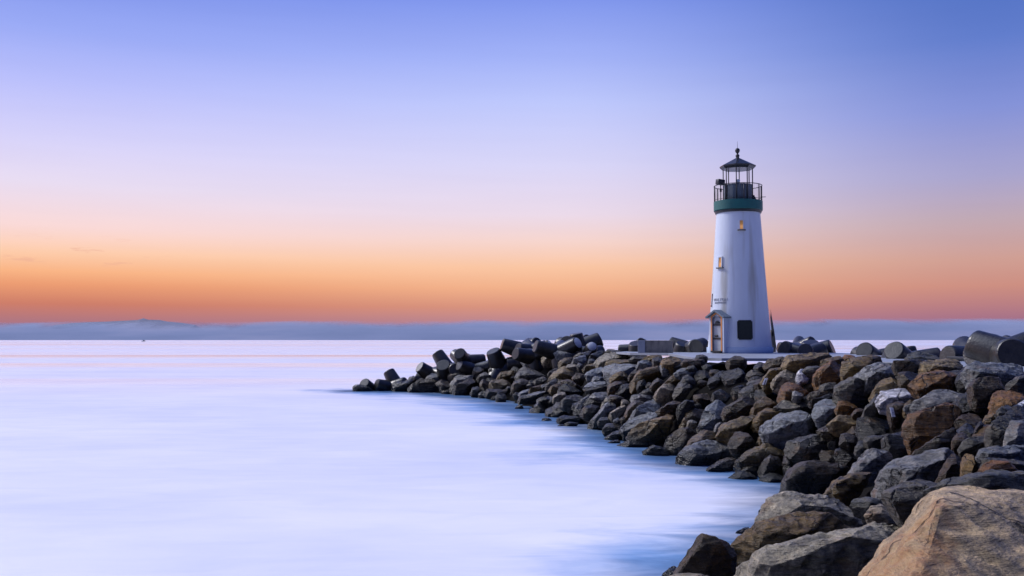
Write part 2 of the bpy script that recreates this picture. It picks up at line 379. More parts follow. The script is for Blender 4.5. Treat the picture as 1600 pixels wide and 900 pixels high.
sh = math_node(T, 'ADD', sh, math_node(T, 'MULTIPLY', math_node(T, 'SUBTRACT', streak2, 0.5), 4.0))
sh = math_node(T, 'ADD', sh, math_node(T, 'MULTIPLY', math_node(T, 'SUBTRACT', wn(0.11, 0.11, 1, 3, (21, 4, 0), dist=0.6), 0.5), 13.0))
foam_reflect = maprange(T, sh, -0.5, 5.0, smooth=True)
colw = mixc(T, foam_reflect, (0.17, 0.35, 0.62, 1), (0.81, 0.82, 0.87, 1))  # milky foam offshore; bluish rock reflection put into the colour near shore
colw = mixc(T, 1.0, colw, ramp(T, streak2, [(0.3, (0.94, 0.95, 0.98, 1)), (0.65, (1.03, 1.02, 1.01, 1))]), 'MULTIPLY')
colw = mixc(T, 1.0, colw, ramp(T, patch, [(0.35, (0.88, 0.90, 0.96, 1)), (0.6, (1.04, 1.03, 1.0, 1))]), 'MULTIPLY')
colw = mixc(T, 1.0, colw, ramp(T, bands, [(0.35, (0.9, 0.9, 0.95, 1)), (0.62, (1.05, 1.02, 1.0, 1))]), 'MULTIPLY')
T.links.new(colw, b.inputs['Base Color'])
vl = T.nodes.new('ShaderNodeSeparateXYZ'); T.links.new(tcw.outputs['Object'], vl.inputs[0])
farf = maprange(T, vl.outputs[1], 60, 130)
rb = math_node(T, 'MULTIPLY', farf, maprange(T, bands, 0.38, 0.64, 0.0, 0.31))
T.links.new(math_node(T, 'SUBTRACT', 0.42, rb), b.inputs['Roughness'])
b.inputs['IOR'].default_value = 1.5
bp = T.nodes.new('ShaderNodeBump'); bp.inputs['Strength'].default_value = 0.25; bp.inputs['Distance'].default_value = 0.15
T.links.new(math_node(T, 'ADD', streak2, streak), bp.inputs['Height']); T.links.new(maprange(T, vl.outputs[1], 40, 300, 0.25, 0.0), bp.inputs['Strength']); T.links.new(bp.outputs[0], b.inputs['Normal'])
T.links.new(maprange(T, math_node(T, 'ADD', at.outputs['Fac'], math_node(T, 'MULTIPLY', math_node(T, 'SUBTRACT', streak2, 0.5), 4.0)), -0.3, 2.2, 0.42, 1.0), b.inputs['Alpha'])
sea = link('sea', bm, mw, smooth=True); tag(sea, kind='structure')

# ------------------------------------------------------------------ far land and fog bank
bm = bmesh.new()
IY = 42000.0
prof = [(85, 508), (110, 505), (135, 503.5), (165, 502.5), (195, 501), (215, 500), (224, 497.2), (232, 499.5), (250, 500), (262, 502.5), (285, 504.5), (305, 508)]
top, bot, tb, bb = [], [], [], []
for px, py in prof:
    p = P(px, py, IY); top.append(bm.verts.new(p)); bot.append(bm.verts.new((p.x, IY - 2500, -5)))
    bb.append(bm.verts.new((p.x, IY + 4000, -5)))
for k in range(len(prof) - 1):
    bm.faces.new((bot[k], bot[k + 1], top[k + 1], top[k])); bm.faces.new((top[k], top[k + 1], bb[k + 1], bb[k]))
isl = link('far_mountains', bm, M_island); tag(isl, kind='structure')

mf = bpy.data.materials.new('fog_bank'); mf.use_nodes = True; T = mf.node_tree
for n in list(T.nodes): T.nodes.remove(n)
out = T.nodes.new('ShaderNodeOutputMaterial'); dif = T.nodes.new('ShaderNodeBsdfDiffuse'); tr = T.nodes.new('ShaderNodeBsdfTransparent'); mx = T.nodes.new('ShaderNodeMixShader')
ge = T.nodes.new('ShaderNodeNewGeometry'); sz = T.nodes.new('ShaderNodeSeparateXYZ'); T.links.new(ge.outputs['Position'], sz.inputs[0])
mp = T.nodes.new('ShaderNodeMapping'); mp.inputs['Scale'].default_value = (0.00025, 0.0003, 0.0026); T.links.new(ge.outputs['Position'], mp.inputs[0])
n1 = T.nodes.new('ShaderNodeTexNoise'); n1.inputs['Scale'].default_value = 1.0; n1.inputs['Detail'].default_value = 7; n1.inputs['Roughness'].default_value = 0.55; T.links.new(mp.outputs[0], n1.inputs[0])
mp2_ = T.nodes.new('ShaderNodeMapping'); mp2_.inputs['Scale'].default_value = (0.0009, 0.0001, 0.002); T.links.new(ge.outputs['Position'], mp2_.inputs[0])
n2_ = T.nodes.new('ShaderNodeTexNoise'); n2_.inputs['Scale'].default_value = 1.0; n2_.inputs['Detail'].default_value = 5; n2_.inputs['Roughness'].default_value = 0.5; T.links.new(mp2_.outputs[0], n2_.inputs[0])
hh = math_node(T, 'ADD', math_node(T, 'SUBTRACT', sz.outputs[2], math_node(T, 'MULTIPLY', sz.outputs[0], 0.004)), math_node(T, 'MULTIPLY', math_node(T, 'SUBTRACT', n2_.outputs[0], 0.5), -330.0))
a1 = maprange(T, hh, 250, 430, 1.0, 0.0, smooth=True)
a2 = maprange(T, n1.outputs[0], 0.36, 0.6, 0.90, 1.0)
alpha = math_node(T, 'MULTIPLY', a1, a2)
cf = ramp(T, n1.outputs[0], [(0.36, (0.27, 0.32, 0.42, 1)), (0.52, (0.30, 0.34, 0.44, 1)), (0.68, (0.37, 0.38, 0.46, 1))])
T.links.new(cf, dif.inputs[0])
T.links.new(alpha, mx.inputs[0]); T.links.new(tr.outputs[0], mx.inputs[1]); T.links.new(dif.outputs[0], mx.inputs[2]); T.links.new(mx.outputs[0], out.inputs[0])
bm = bmesh.new(); nx = 160; rows = []
for i in range(nx + 1):
    x = -30000 + 60000 * i / nx
    sec = []
    for yy, zz in ((18400, -2), (18700, 130), (19000, 260), (19500, 360), (20600, 420), (22500, 440), (24500, 300), (25000, -2)):
        w = noise.fractal(Vector((x * 0.0004, yy * 0.0003, zz * 0.003)), 1, 2, 4)
        hs = 1.0 + 0.12 * (x / 12000.0)
        sec.append(bm.verts.new((x, yy + 90 * w, zz * hs * (1 + 0.03 * w) if zz > 0 else -2)))
    rows.append(sec)
for a, c in zip(rows, rows[1:]):
    for j in range(7): bm.faces.new((a[j], c[j], c[j + 1], a[j + 1]))
fb = link('fog_bank', bm, mf); tag(fb, kind='stuff'); fb['label'] = 'long low blue fog bank lying along the sea horizon'; fb['category'] = 'fog'

# ------------------------------------------------------------------ boat
t = empty('fishing_boat', P(224, 531.0, 3000)); t.location.z = 0
tag(t, 'tiny dark fishing boat far out on the horizon line', 'boat')
bm = bmesh.new()
vs = [bm.verts.new(p) for p in ((-5, -1.6, 0), (5, -1.6, 0), (6.5, 0, 1.6), (5, 1.6, 0), (-5, 1.6, 0), (-5.5, -1.8, 1.5), (5.2, -1.8, 1.7), (7.5, 0, 2.3), (5.2, 1.8, 1.7), (-5.5, 1.8, 1.5))]
bmesh.ops.convex_hull(bm, input=vs); link('hull', bm, M_hull, t)
bm = bmesh.new(); box(bm, (1.5, 0, 2.9), (3, 2.4, 2.4), bev=0.15); link('cabin', bm, M_hull, t)
bm = bmesh.new(); tube(bm, (-1, 0, 1.5), (-1, 0, 6), 0.12, 0.08); link('mast', bm, M_hull, t)

# ------------------------------------------------------------------ walkway + rail
def z_slab(x, y): return 4.0
bm = bmesh.new()
poly = [(7.0, 67), (7.4, 62.6), (9.4, 60), (9.4, 52), (10.5, 50), (13.2, 49.5), (14.8, 51), (15.6, 44), (15.6, 33), (14.6, 24), (13.2, 14), (13, -14), (17, -14), (17.5, 14), (18.8, 24), (19.3, 33), (19.6, 46), (20.4, 60), (19, 69), (12, 71), (8, 70)]
tp = [bm.verts.new((x, y, 3.99 if y > 57.5 else 3.88 if y > 30 else 3.82)) for x, y in poly]
bt = [bm.verts.new((x, y, (3.99 if y > 57.5 else 3.88 if y > 30 else 3.82) - .14)) for x, y in poly]
bm.faces.new(tp); bm.faces.new(list(reversed(bt)))
for k in range(len(poly)): bm.faces.new((tp[k], bt[k], bt[(k + 1) % len(poly)], tp[(k + 1) % len(poly)]))
wk = link('concrete_path', bm, M_slab, smooth=False); tag(wk, kind='structure')

t = empty('pipe_rail', (19.1, 35, 3.86)); tag(t, 'low dark pipe on pale brackets along the far edge of the concrete path', 'pipe')
bm = bmesh.new(); pts = [Vector((0.1, 9, 0.16)), Vector((0.0, 0, 0.16)), Vector((-0.15, -6, 0.15)), Vector((-0.5, -12, 0.15))]
for a, c in zip(pts, pts[1:]): tube(bm, a, c, 0.07)
link('pipe', bm, M_dark, t)
for px in (1506, 1526, 1546, 1567, 1588, 1609):
    yb = 39.5 - (px - 1506) * 0.065
    bm = bmesh.new(); box(bm, (0.0, yb - 35, 0.11), (0.16, 0.16, 0.26), bev=0.02); link('bracket', bm, M_yellow, t)

# ------------------------------------------------------------------ lighthouse
LD = 64.0; SC = F / LD
lc = P(1156, 551, LD); LZ = 4.0
th = empty('lighthouse', (lc.x, lc.y, LZ)); tag(th, 'white tapered lighthouse with green gallery and black lantern roof on the breakwater', 'lighthouse')
def zl(py): return P(1156, py, LD).z - LZ
def rad(z): return 2.01 + (1.37 - 2.01) * min(1, z / zl(329)) + 0.05 * max(0, 1 - z / 1.5) ** 2
zt = zl(328.5)
bm = bmesh.new(); n = 24; lathe(bm, [(rad(0) - .02, -0.1)] + [(rad(zt * k / n), zt * k / n) for k in range(n + 1)], 96, cap=False)
link('tower_shaft', bm, M_white, th, angle=40)
bm = bmesh.new(); lathe(bm, [(rad(0) + .02, -0.05), (rad(0) + .035, 0.32), (rad(0.33) + .0, 0.335)], 96, cap=False); link('base_band', bm, M_band, th)
# gallery
bm = bmesh.new(); g0, g1 = zl(330), zl(315.5)
lathe(bm, [(1.38, g0 - 0.12), (1.46, g0 - 0.02), (1.53, g0), (1.55, g0 + .03), (1.55, g1), (1.50, g1 + .01), (0.8, g1 + .012)], 64, cap=False); link('gallery_deck', bm, M_green, th, angle=30)
bm = bmesh.new(); lathe(bm, [(1.36, g0 - 0.17), (1.45, g0 - 0.17), (1.50, g0 - 0.03), (1.53, g0 - .02)], 64, cap=False); link('gallery_soffit', bm, M_dark, th, angle=30)
zr = zl(291)
rl = bpy.data.objects.new('gallery_railing', None); C.objects.link(rl); rl.parent = th
for zz, rr in ((zr, 0.025), (g1 + 0.10, 0.016)):
    bm = bmesh.new(); ring(bm, 0, 0, zz, 1.52, rr); link('rail', bm, M_dark, rl)
for k in range(8):
    a = 2 * math.pi * (k + 0.03) / 8
    bm = bmesh.new(); tube(bm, (1.52 * math.cos(a), 1.52 * math.sin(a), g1), (1.52 * math.cos(a), 1.52 * math.sin(a), zr), 0.035); link('railing_post', bm, M_dark, rl)
for k in range(64):
    if k % 8 == 0: continue
    a = 2 * math.pi * (k + 0.24) / 64
    bm = bmesh.new(); tube(bm, (1.52 * math.cos(a), 1.52 * math.sin(a), g1), (1.52 * math.cos(a), 1.52 * math.sin(a), zr), 0.005, n=4); link('baluster', bm, M_dark, rl)
# lantern
ln = bpy.data.objects.new('lantern', None); C.objects.link(ln); ln.parent = th
zd = zl(289.5)
bm = bmesh.new(); lathe(bm, [(0.88, g1), (0.90, g1 + .06), (0.90, zd - .05), (0.93, zd - .04), (0.93, zd), (0.0, zd + .01)], 16, cap=False, a0=R(11)); link('parapet', bm, M_drum, ln, angle=20)
ze = zl(263)
NP = 8
for k in range(NP):
    a = 2 * math.pi * (k + 0.5) / NP + R(4)
    bm = bmesh.new(); tube(bm, (0.93 * math.cos(a), 0.93 * math.sin(a), g1), (0.93 * math.cos(a), 0.93 * math.sin(a), ze + .1), 0.035); link('lantern_post', bm, M_dark, ln)
ra = zl(247)
bm = bmesh.new(); lathe(bm, [(0.0, ze - .06), (1.0, ze - .08), (1.14, ze + .06), (1.16, ze + .14), (0.12, ra), (0.1, ra + .05)], 8, cap=False, a0=R(22.5 + 4)); rf = link('lantern_roof', bm, M_roof, ln, smooth=False)
bm = bmesh.new(); z0 = ra
lathe(bm, [(0.12, z0 - .1), (0.10, z0 + .05), (0.12, z0 + .1), (0.13, z0 + .18), (0.08, z0 + .24), (0.05, z0 + .27), (0.06, z0 + .3), (0.11, z0 + .36), (0.145, z0 + .43), (0.155, z0 + .5), (0.14, z0 + .57), (0.09, z0 + .63), (0, z0 + .66)], 20, cap=False)
link('finial', bm, M_dark, rf)
bm = bmesh.new(); tube(bm, (0, 0, z0 + .6), (0, 0, zl(221)), 0.014, 0.008); link('lightning_rod', bm, M_dark, rf)
lm = bpy.data.objects.new('beacon', None); C.objects.link(lm); lm.parent = ln
bm = bmesh.new(); lathe(bm, [(0.11, zd), (0.12, zd + .1), (0.06, zd + .13), (0.06, zd + .18), (0, zd + .18)], 16, cap=False); link('beacon_base', bm, M_dark, lm)
bm = bmesh.new(); lathe(bm, [(0.05, zd + .17), (0.11, zd + .19), (0.15, zd + .27), (0.15, zd + .33), (0.10, zd + .38), (0, zd + .39)], 16, cap=False); link('beacon_lens', bm, M_glass, lm)
# floodlight on a pole (left) and cabinet (right) on the gallery
fl = bpy.data.objects.new('floodlight', None); C.objects.link(fl); fl.parent = th
fx = (1125 - 1156) / SC
bm = bmesh.new(); tube(bm, (fx, -0.75, g1), (fx, -0.75, zl(292)), 0.028); link('floodlight_pole', bm, M_dark, fl)
bm = bmesh.new(); box(bm, (fx, -0.77, zl(300)), (0.12, 0.1, 0.22), bev=.01); link('junction_box', bm, M_dark, fl)
bm = bmesh.new(); box(bm, (fx - 0.02, -0.75, zl(287.5)), (0.50, 0.36, 0.34), rot=Matrix.Rotation(R(5), 3, 'Y') @ Matrix.Rotation(R(24), 3, 'Z'), bev=.03); link('floodlight_housing', bm, M_dark, fl)
bm = bmesh.new(); cb = (1179 - 1156) / SC
vs = [bm.verts.new(p) for p in ((cb - .2, -.2, g1), (cb + .26, -.2, g1), (cb + .26, .2, g1), (cb - .2, .2, g1), (cb - .2, -.2, g1 + .4), (cb + .06, -.2, g1 + .42), (cb + .06, .2, g1 + .42), (cb - .2, .2, g1 + .4))]
bmesh.ops.convex_hull(bm, input=vs); link('equipment_box', bm, M_dark, th, smooth=False)
bm = bmesh.new(); tube(bm, (1.35, -0.3, zl(309)), (1.72, -0.3, zl(308.6)), 0.02); link('bracket_arm', bm, M_dark, th)

def face_frame(az_deg, z, rr=None):
    """az: 0 faces the camera, negative to the left; returns matrix with x=right, y=into wall, z=up"""
    a = R(az_deg); n = Vector((math.sin(a), -math.cos(a), 0))
    x = Vector((math.cos(a), math.sin(a), 0)); r = rad(z) if rr is None else rr
    tilt = math.atan((2.01 - 1.37) / zt)
    M = Matrix((( x.x, -n.x, 0, n.x * r), (x.y, -n.y, 0, n.y * r), (0, 0, 1, z), (0, 0, 0, 1)))
    return M, tilt
def place(o, az_deg, z, rr=None, lean=True):
    M, tl = face_frame(az_deg, z, rr)
    if lean: M = M @ Matrix.Rotation(-tl, 4, 'X')
    o.matrix_local = M
def wall_az(px, z): return math.degrees(math.asin(max(-1, min(1, (px - 1156) / SC / rad(z)))))
# azimuth is measured about the line of sight to the tower
LOS = math.degrees(math.atan2(lc.x, lc.y))
def window(px, y0, y1, w):
    z = zl((y0 + y1) / 2); h = (y1 - y0) / SC
    wr = bpy.data.objects.new('window', None); C.objects.link(wr); wr.parent = th; place(wr, wall_az(px, z) , z)
    bm = bmesh.new(); box(bm, (-w / 2 - .03, -.01, 0), (.06, .10, h + .1)); box(bm, (w / 2 + .03, -.01, 0), (.06, .10, h + .1)); box(bm, (0, -.01, h / 2 + .03), (w, .098, .06)); link('frame', bm, M_white, wr, smooth=False)
    bm = bmesh.new(); box(bm, (0, -0.012, 0), (w, .03, h)); box(bm, (0, -0.03, 0.02), (w, .03, .03)); link('pane', bm, M_lit, wr, smooth=False)
    bm = bmesh.new(); box(bm, (0, -.05, -h / 2 - .08), (w + .3, .16, .08), bev=.01); link('sill', bm, M_block, wr, smooth=False)
window(1152.6, 348.5, 361.5, 0.20); window(1123.0, 404, 418.5, 0.24)
# plaque
z = zl(516); pl_ = bmesh.new(); box(pl_, (0, 0, 0), (0.94, .05, 1.22), bev=0.0)
es = [e for e in pl_.edges if abs((e.verts[0].co - e.verts[1].co).normalized().y) > .9]
bmesh.ops.bevel(pl_, geom=es, offset=.07, segments=4, affect='EDGES')
o = link('plaque', pl_, M_plaque, th, smooth=False); place(o, wall_az(1153.5, z), z, rr=rad(z) + .0)
bm = bmesh.new()
for s in (-1, 1): box(bm, (s * .445, -.03, 0), (.035, .03, 1.06))
for s in (-1, 1): box(bm, (0, -.03, s * .585), (.80, .03, .035))
o2 = link('plaque_rim', bm, M_dark, o, smooth=False)
# lettering wrapped round the shaft
def wrap_text(txt, size, az0, z):
    cu = bpy.data.curves.new('lettering', 'FONT'); cu.body = txt; cu.size = size; cu.align_x = 'CENTER'; cu.align_y = 'CENTER'; cu.extrude = 0.01; cu.space_character = 1.1
    ob = bpy.data.objects.new('lettering', cu); C.objects.link(ob)
    dg = bpy.context.evaluated_depsgraph_get(); me = bpy.data.meshes.new_from_object(ob.evaluated_get(dg)); bpy.data.objects.remove(ob)
    for v in me.vertices:
        zz = z + v.co.y; r = rad(zz) + 0.012 + v.co.z; a = R(az0) + v.co.x / rad(z)
        v.co = (r * math.sin(a), -r * math.cos(a), zz)
    me.materials.clear(); me.materials.append(M_letters)
    o = bpy.data.objects.new('lettering', me); C.objects.link(o); o.parent = th
wrap_text('WALTON', 0.26, wall_az(1120.3, zl(469)), zl(469.3)); wrap_text('LIGHTHOUSE', 0.15, wall_az(1120.3, zl(474)), zl(474))
# conduit strip on the left edge
z = zl(468); bm = bmesh.new(); box(bm, (0, -.02, 0), (.05, .05, 0.72)); box(bm, (0, -.03, -.43), (.08, .08, .1)); o = link('conduit_strip', bm, mat('red_brown_paint', (0.16, 0.06, 0.07), 0.6), th, smooth=False); place(o, -84, z)
# entrance porch
PAZ = -52
po = bpy.data.objects.new('porch', None); C.objects.link(po); po.parent = th; place(po, PAZ, 0.0, rr=rad(1) - 0.05, lean=False)
hw, he, ha, dp = 0.47, zl(494.5), zl(487.5), 0.34
for s in (-1, 1):
    bm = bmesh.new(); box(bm, (s * (hw + .04), -dp / 2 + .1, he / 2), (.16, dp + .2, he), bev=.008); link('side_wall', bm, M_white, po, smooth=False)
    bm = bmesh.new(); box(bm, (s * (hw - .065), -dp - .004, he / 2 + 0.02), (.10, .03, he - .1)); link('edge_trim', bm, M_trim, po, smooth=False)
for s in (-1, 1):
    bm = bmesh.new(); ang = math.atan2(ha - he, hw); Ls = math.hypot(hw, ha - he)
    box(bm, (s * hw / 2, -dp - .012, (he + ha) / 2 - .1), (Ls, .035, .09), rot=Matrix.Rotation(s * ang, 3, 'Y')); link('gable_trim', bm, M_trim, po, smooth=False)
bm = bmesh.new()
vs = [bm.verts.new(p) for p in ((-hw - .04, -dp + .06, he - .02), (hw + .04, -dp + .06, he - .02), (0, -dp + .06, ha - .02), (-hw - .04, .2, he - .02), (hw + .04, .2, he - .02), (0, .2, ha - .02))]
bmesh.ops.convex_hull(bm, input=vs); link('gable', bm, M_white, po, smooth=False)
for s in (-1, 1):
    bm = bmesh.new(); ex = hw + .27; sl_ = (ha - he) / hw; a = math.atan(sl_); Ls = ex / math.cos(a)
    box(bm, (s * ex / 2 * 1.0, -dp / 2 + .02, ha + .06 - sl_ * ex / 2 + .0), (Ls, dp + .46, .11), rot=Matrix.Rotation(s * a, 3, 'Y'), bev=.01); link('porch_roof', bm, M_shingle, po, smooth=False)
dr = bpy.data.objects.new('door', None); C.objects.link(dr); dr.parent = po
bm = bmesh.new(); dw, dh = .34, he - .42
pts = [(-dw, 0), (dw, 0)] + [(dw * math.cos(R(k)), dh + dw * math.sin(R(k))) for k in range(0, 181, 15)]
fr = [bm.verts.new((x, -.22, zz)) for x, zz in pts]; bk = [bm.verts.new((x, -.12, zz)) for x, zz in pts]
bm.faces.new(fr); bm.faces.new(list(reversed(bk)))
for k in range(len(pts)): bm.faces.new((fr[k], bk[k], bk[(k + 1) % len(pts)], fr[(k + 1) % len(pts)]))
link('door_leaf', bm, M_door, dr, smooth=False)
for zz in (zl(508), zl(529)):
    bm = bmesh.new(); box(bm, (0, -.24, zz), (.68, .05, .11), bev=.01); link('hinge_bar', bm, M_dark, dr, smooth=False)
bm = bmesh.new(); box(bm, (-.1, -.25, zl(525)), (.24, .07, .12), bev=.02); link('lock_box', bm, M_dark, dr, smooth=False)
bm = bmesh.new(); lathe(bm, [(0.0, -.04), (.2, -.04), (.17, .06), (.08, .13), (0, .14)], 14, cap=False)
bmesh.ops.transform(bm, matrix=Matrix.Diagonal((1, .3, 1, 1)), verts=bm.verts); o = link('door_plate', bm, M_dark, dr); o.location = (0, -.24, zl(505))
bm = bmesh.new(); box(bm, (0, -.30, .06), (.84, .3, .12), bev=.01); link('threshold', bm, M_dark, po, smooth=False)
bm = bmesh.new(); box(bm, (0, -.10, (he) / 2), (.94, .04, he)); link('back_panel', bm, M_door, po, smooth=False)

# leaning slab behind the tower
bm = bmesh.new()
p0 = P(1204, 552, 67); 
vs = []
for px, py, dd in ((1203, 551, 67), (1213, 551, 67), (1212, 535, 67), (1209, 520, 67), (1207, 516, 67), (1203.5, 515.5, 67), (1203, 530, 67)):
    for k in (0, 0.7): vs.append(bm.verts.new(P(px, py, dd) + Vector((0, k, 0)) - p0))
bmesh.ops.convex_hull(bm, input=vs); bmesh.ops.bevel(bm, geom=bm.edges[:], offset=.05, segments=2, affect='EDGES')
o = link('leaning_slab', bm, M_block, loc=p0, smooth=False); tag(o, 'dark rounded concrete slab leaning behind the right side of the white tower', 'slab')

# concrete block left of the tower
bp0 = P(1004, 552, 62.5); wB = (1051 - 999) / (F / 62.5)
t = bmesh.new(); hB = 0.78
r_ = Matrix.Rotation(R(-14), 3, 'Z')
box(t, (0, 0, hB / 2 - .02), (1.72, 1.2, hB + .04), rot=r_, bev=.02)
o = link('concrete_block', t, M_block, loc=P(1029, 552, 62.8), smooth=False); o.location.z = 3.99
tag(o, 'rectangular stained concrete block on the path just left of the lighthouse door', 'block')
t = bmesh.new(); box(t, (0, 0, hB / 2 - .02), (.45, 1.25, hB + .05), rot=r_, bev=.02)
o = link('concrete_block', t, M_slab, loc=P(1004, 552, 63), smooth=False); o.location.z = 3.99  # left face of the block above, built as its own paler piece
tag(o, 'pale left face of the stained concrete block', 'block')

# ------------------------------------------------------------------ tetrapods
TET = [Vector((0, 0, 1)), Vector((0.9428, 0, -0.3333)), Vector((-0.4714, 0.8165, -0.3333)), Vector((-0.4714, -0.8165, -0.3333))]
def tetra_leg(d, Ln, r0, r1):
    bm = bmesh.new(); q = d.to_track_quat('Z', 'Y').to_matrix().to_4x4()
    prof = [(0.02, 0.0), (r0, 0.05), (r0 * .98, Ln * .3), (r1 + .02, Ln - .12), (r1, Ln - .05), (r1 - .05, Ln - .005), (0.0, Ln)]
    lathe(bm, prof, 32, cap=False)
    for v in bm.verts:
        w = noise.fractal(v.co * 1.7 + d * 5, 1, 2, 3); v.co.xy *= 1 + .05 * w
    bmesh.ops.transform(bm, matrix=q, verts=bm.verts)
    return bm
TETN = 0
def tetrapod(px, py, d, direc, r1, label, L=1.75, roll=None, mat_end=False):
    """end of the leg we see sits at px,py at depth d and points along direc (right, away, up)"""
    global TETN
    a = Vector(direc).normalized()
    end = P(px, py, d); s = r1 / 0.52; Ln = L * s; c = end - a * Ln
    best = None
    q0 = Vector((0, 0, 1)).rotation_difference(a).to_matrix()
    for k in range(0, 120, 5):
        M = Matrix.Rotation(R(k), 3, a) @ q0
        ds = [M @ v for v in TET]
        top = max(v.z for v in ds[1:])
        sc_ = -top if roll is None else -abs(k - roll)
        if best is None or sc_ > best[0]: best = (sc_, ds)
    t = empty('tetrapod', c); tag(t, label, 'tetrapod', 'concrete tetrapods on the seaward side')
    for k, v in enumerate(best[1]):
        bm = tetra_leg(v, Ln, r1 * 1.32, r1)
        link('leg', bm, M_conc, t, angle=35)
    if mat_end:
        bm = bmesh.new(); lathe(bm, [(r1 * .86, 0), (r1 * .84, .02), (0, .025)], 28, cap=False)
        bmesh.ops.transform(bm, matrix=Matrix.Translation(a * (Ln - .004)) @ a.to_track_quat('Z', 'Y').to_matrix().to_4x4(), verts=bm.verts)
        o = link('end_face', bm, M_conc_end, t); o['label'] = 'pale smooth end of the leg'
    return t
TT = [
 (569, 598, 94, (-.3, -.6, .45), .50, 'low rounded tetrapod behind the rock at the very tip', 1.75, False),
 (588, 600, 94, (-.75, -.5, .25), .50, 'second tetrapod from the tip, blunt leg pointing left', 1.75, False),
 (607, 580, 95.5, (-.5, .25, .83), .54, 'tetrapod near the tip with one leg raised up to the left', 1.75, False),
 (649, 589, 94, (-.85, .1, .35), .46, 'small tetrapod tucked under the leg right of the gap', 1.6, False),
 (655, 573, 93, (-.72, -.45, .55), .55, 'tetrapod with fat leg tilting left, left of the upright squared leg', 1.75, False),
 (683, 551, 96, (-.53, .25, .80), .57, 'tetrapod standing clear of the pile with squared leg against the sea', 1.9, False),
 (692, 570, 91, (-.15, -.75, .62), .62, 'broad cone shaped tetrapod leg facing the camera below the squared leg', 1.5, False),
 (735, 558, 93, (.55, .35, .62), .55, 'tetrapod with two legs forming a low peak', 1.8, False),
 (717, 570, 90, (-.75, -.5, .35), .52, 'tetrapod with short leg lying below the low peak', 1.8, False),
 (758, 562, 92, (.93, .2, .12), .52, 'tetrapod with dark leg lying level to the right of the low peak', 1.9, False),
 (770, 548, 88, (-.35, -.35, .85), .62, 'upright tetrapod with wide round topped leg', 1.6, False),
 (784, 538, 88, (-.93, -.15, .30), .56, 'tetrapod with thick leg jutting level to the left above the upright one', 1.9, False),
 (809, 545, 85, (-.75, -.55, .18), .50, 'tetrapod with pale edged blunt leg end on the crest', 1.6, False),
 (836, 533, 89, (.2, .35, .80), .60, 'tetrapod with dark peaked leg showing above the horizon', 1.8, False),
 (861, 538, 83, (.80, -.28, .62), .50, 'tetrapod with thin pale end slanting up to the right', 2.0, True),
 (872, 536, 90, (-.93, .1, .22), .50, 'dark tetrapod lying level behind the bright oval end', 2.0, False),
 (903, 535.5, 79, (.70, -.60, .42), .50, 'tetrapod with large bright oval leg end', 2.2, True),
 (900, 521, 84, (-.15, -.1, .95), .54, 'tallest tetrapod leg standing upright above the horizon', 1.9, False),
 (938, 530, 85, (.88, .1, .42), .63, 'tetrapod with thick dark leg jutting up to the right', 1.9, False),
 (925, 541, 78, (.1, -.85, .45), .42, 'tetrapod with small round pale end facing the camera', 1.8, True),
 (966, 546, 72, (-.95, .2, .05), .34, 'low grey tetrapod leg lying flat left of the concrete block', 2.0, False),
 (994, 536, 69, (-.15, -.35, .9), .52, 'dark domed tetrapod behind the left end of the concrete block', 1.6, False),
 (1068, 537, 67, (.15, -.35, .85), .52, 'dark tetrapod between the concrete block and the round one by the porch', 1.6, False),
 (1055, 541, 68, (-.5, -.6, .3), .38, 'small tetrapod end peeping out right of the concrete block', 1.6, False),
 (1088, 541, 66, (.1, -.9, .25), .50, 'round tetrapod end just left of the lighthouse porch', 1.6, False),
 (1216, 543, 70, (-.95, -.1, .1), .38, 'tetrapod leg lying level behind the path right of the tower', 2.0, False),
 (1266, 534, 66, (-.1, -.25, .95), .56, 'tall domed tetrapod right of the tower', 1.7, False),
 (1258, 546, 62, (-.3, -.8, .3), .42, 'small mottled tetrapod end in front of the tall dome', 1.6, False),
 (1301, 543, 64, (.75, -.4, .35), .56, 'round tetrapod leg leaning right of the tall dome', 1.8, False),
 (1350, 547, 56, (-.6, -.68, .42), .50, 'lone tetrapod with shiny pale end against the sea', 1.8, False),
 (1396, 547, 48, (-.65, -.6, .5), .50, 'tetrapod with big dark blunt leg on the crest', 1.7, False),
 (1421, 541, 52, (-.1, .1, .9), .30, 'small tetrapod leg poking up behind the big dark blunt one', 1.6, False),
 (1480, 556, 44, (-.85, -.35, .15), .48, 'low shiny tetrapod leg left of the largest tetrapods', 1.8, False),
 (1520, 551, 37, (-.88, -.35, .22), .50, 'large glossy tetrapod leg pointing left above the pipe', 1.6, False),
 (1561, 541, 38, (-.80, .05, .42), .52, 'glossy tetrapod leg lying behind the leg that points left above the pipe', 1.7, False),
 (1601, 528, 39, (-.55, .1, .66), .52, 'highest glossy tetrapod leg rising at the right edge', 1.7, False),
 (1583, 552, 35, (-.35, -.9, .15), .54, 'large dark tetrapod with round end facing the camera at the right edge', 1.4, False),
]
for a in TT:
    tetrapod(a[0], a[1], a[2], a[3], a[4], a[5], L=a[6], mat_end=a[7])

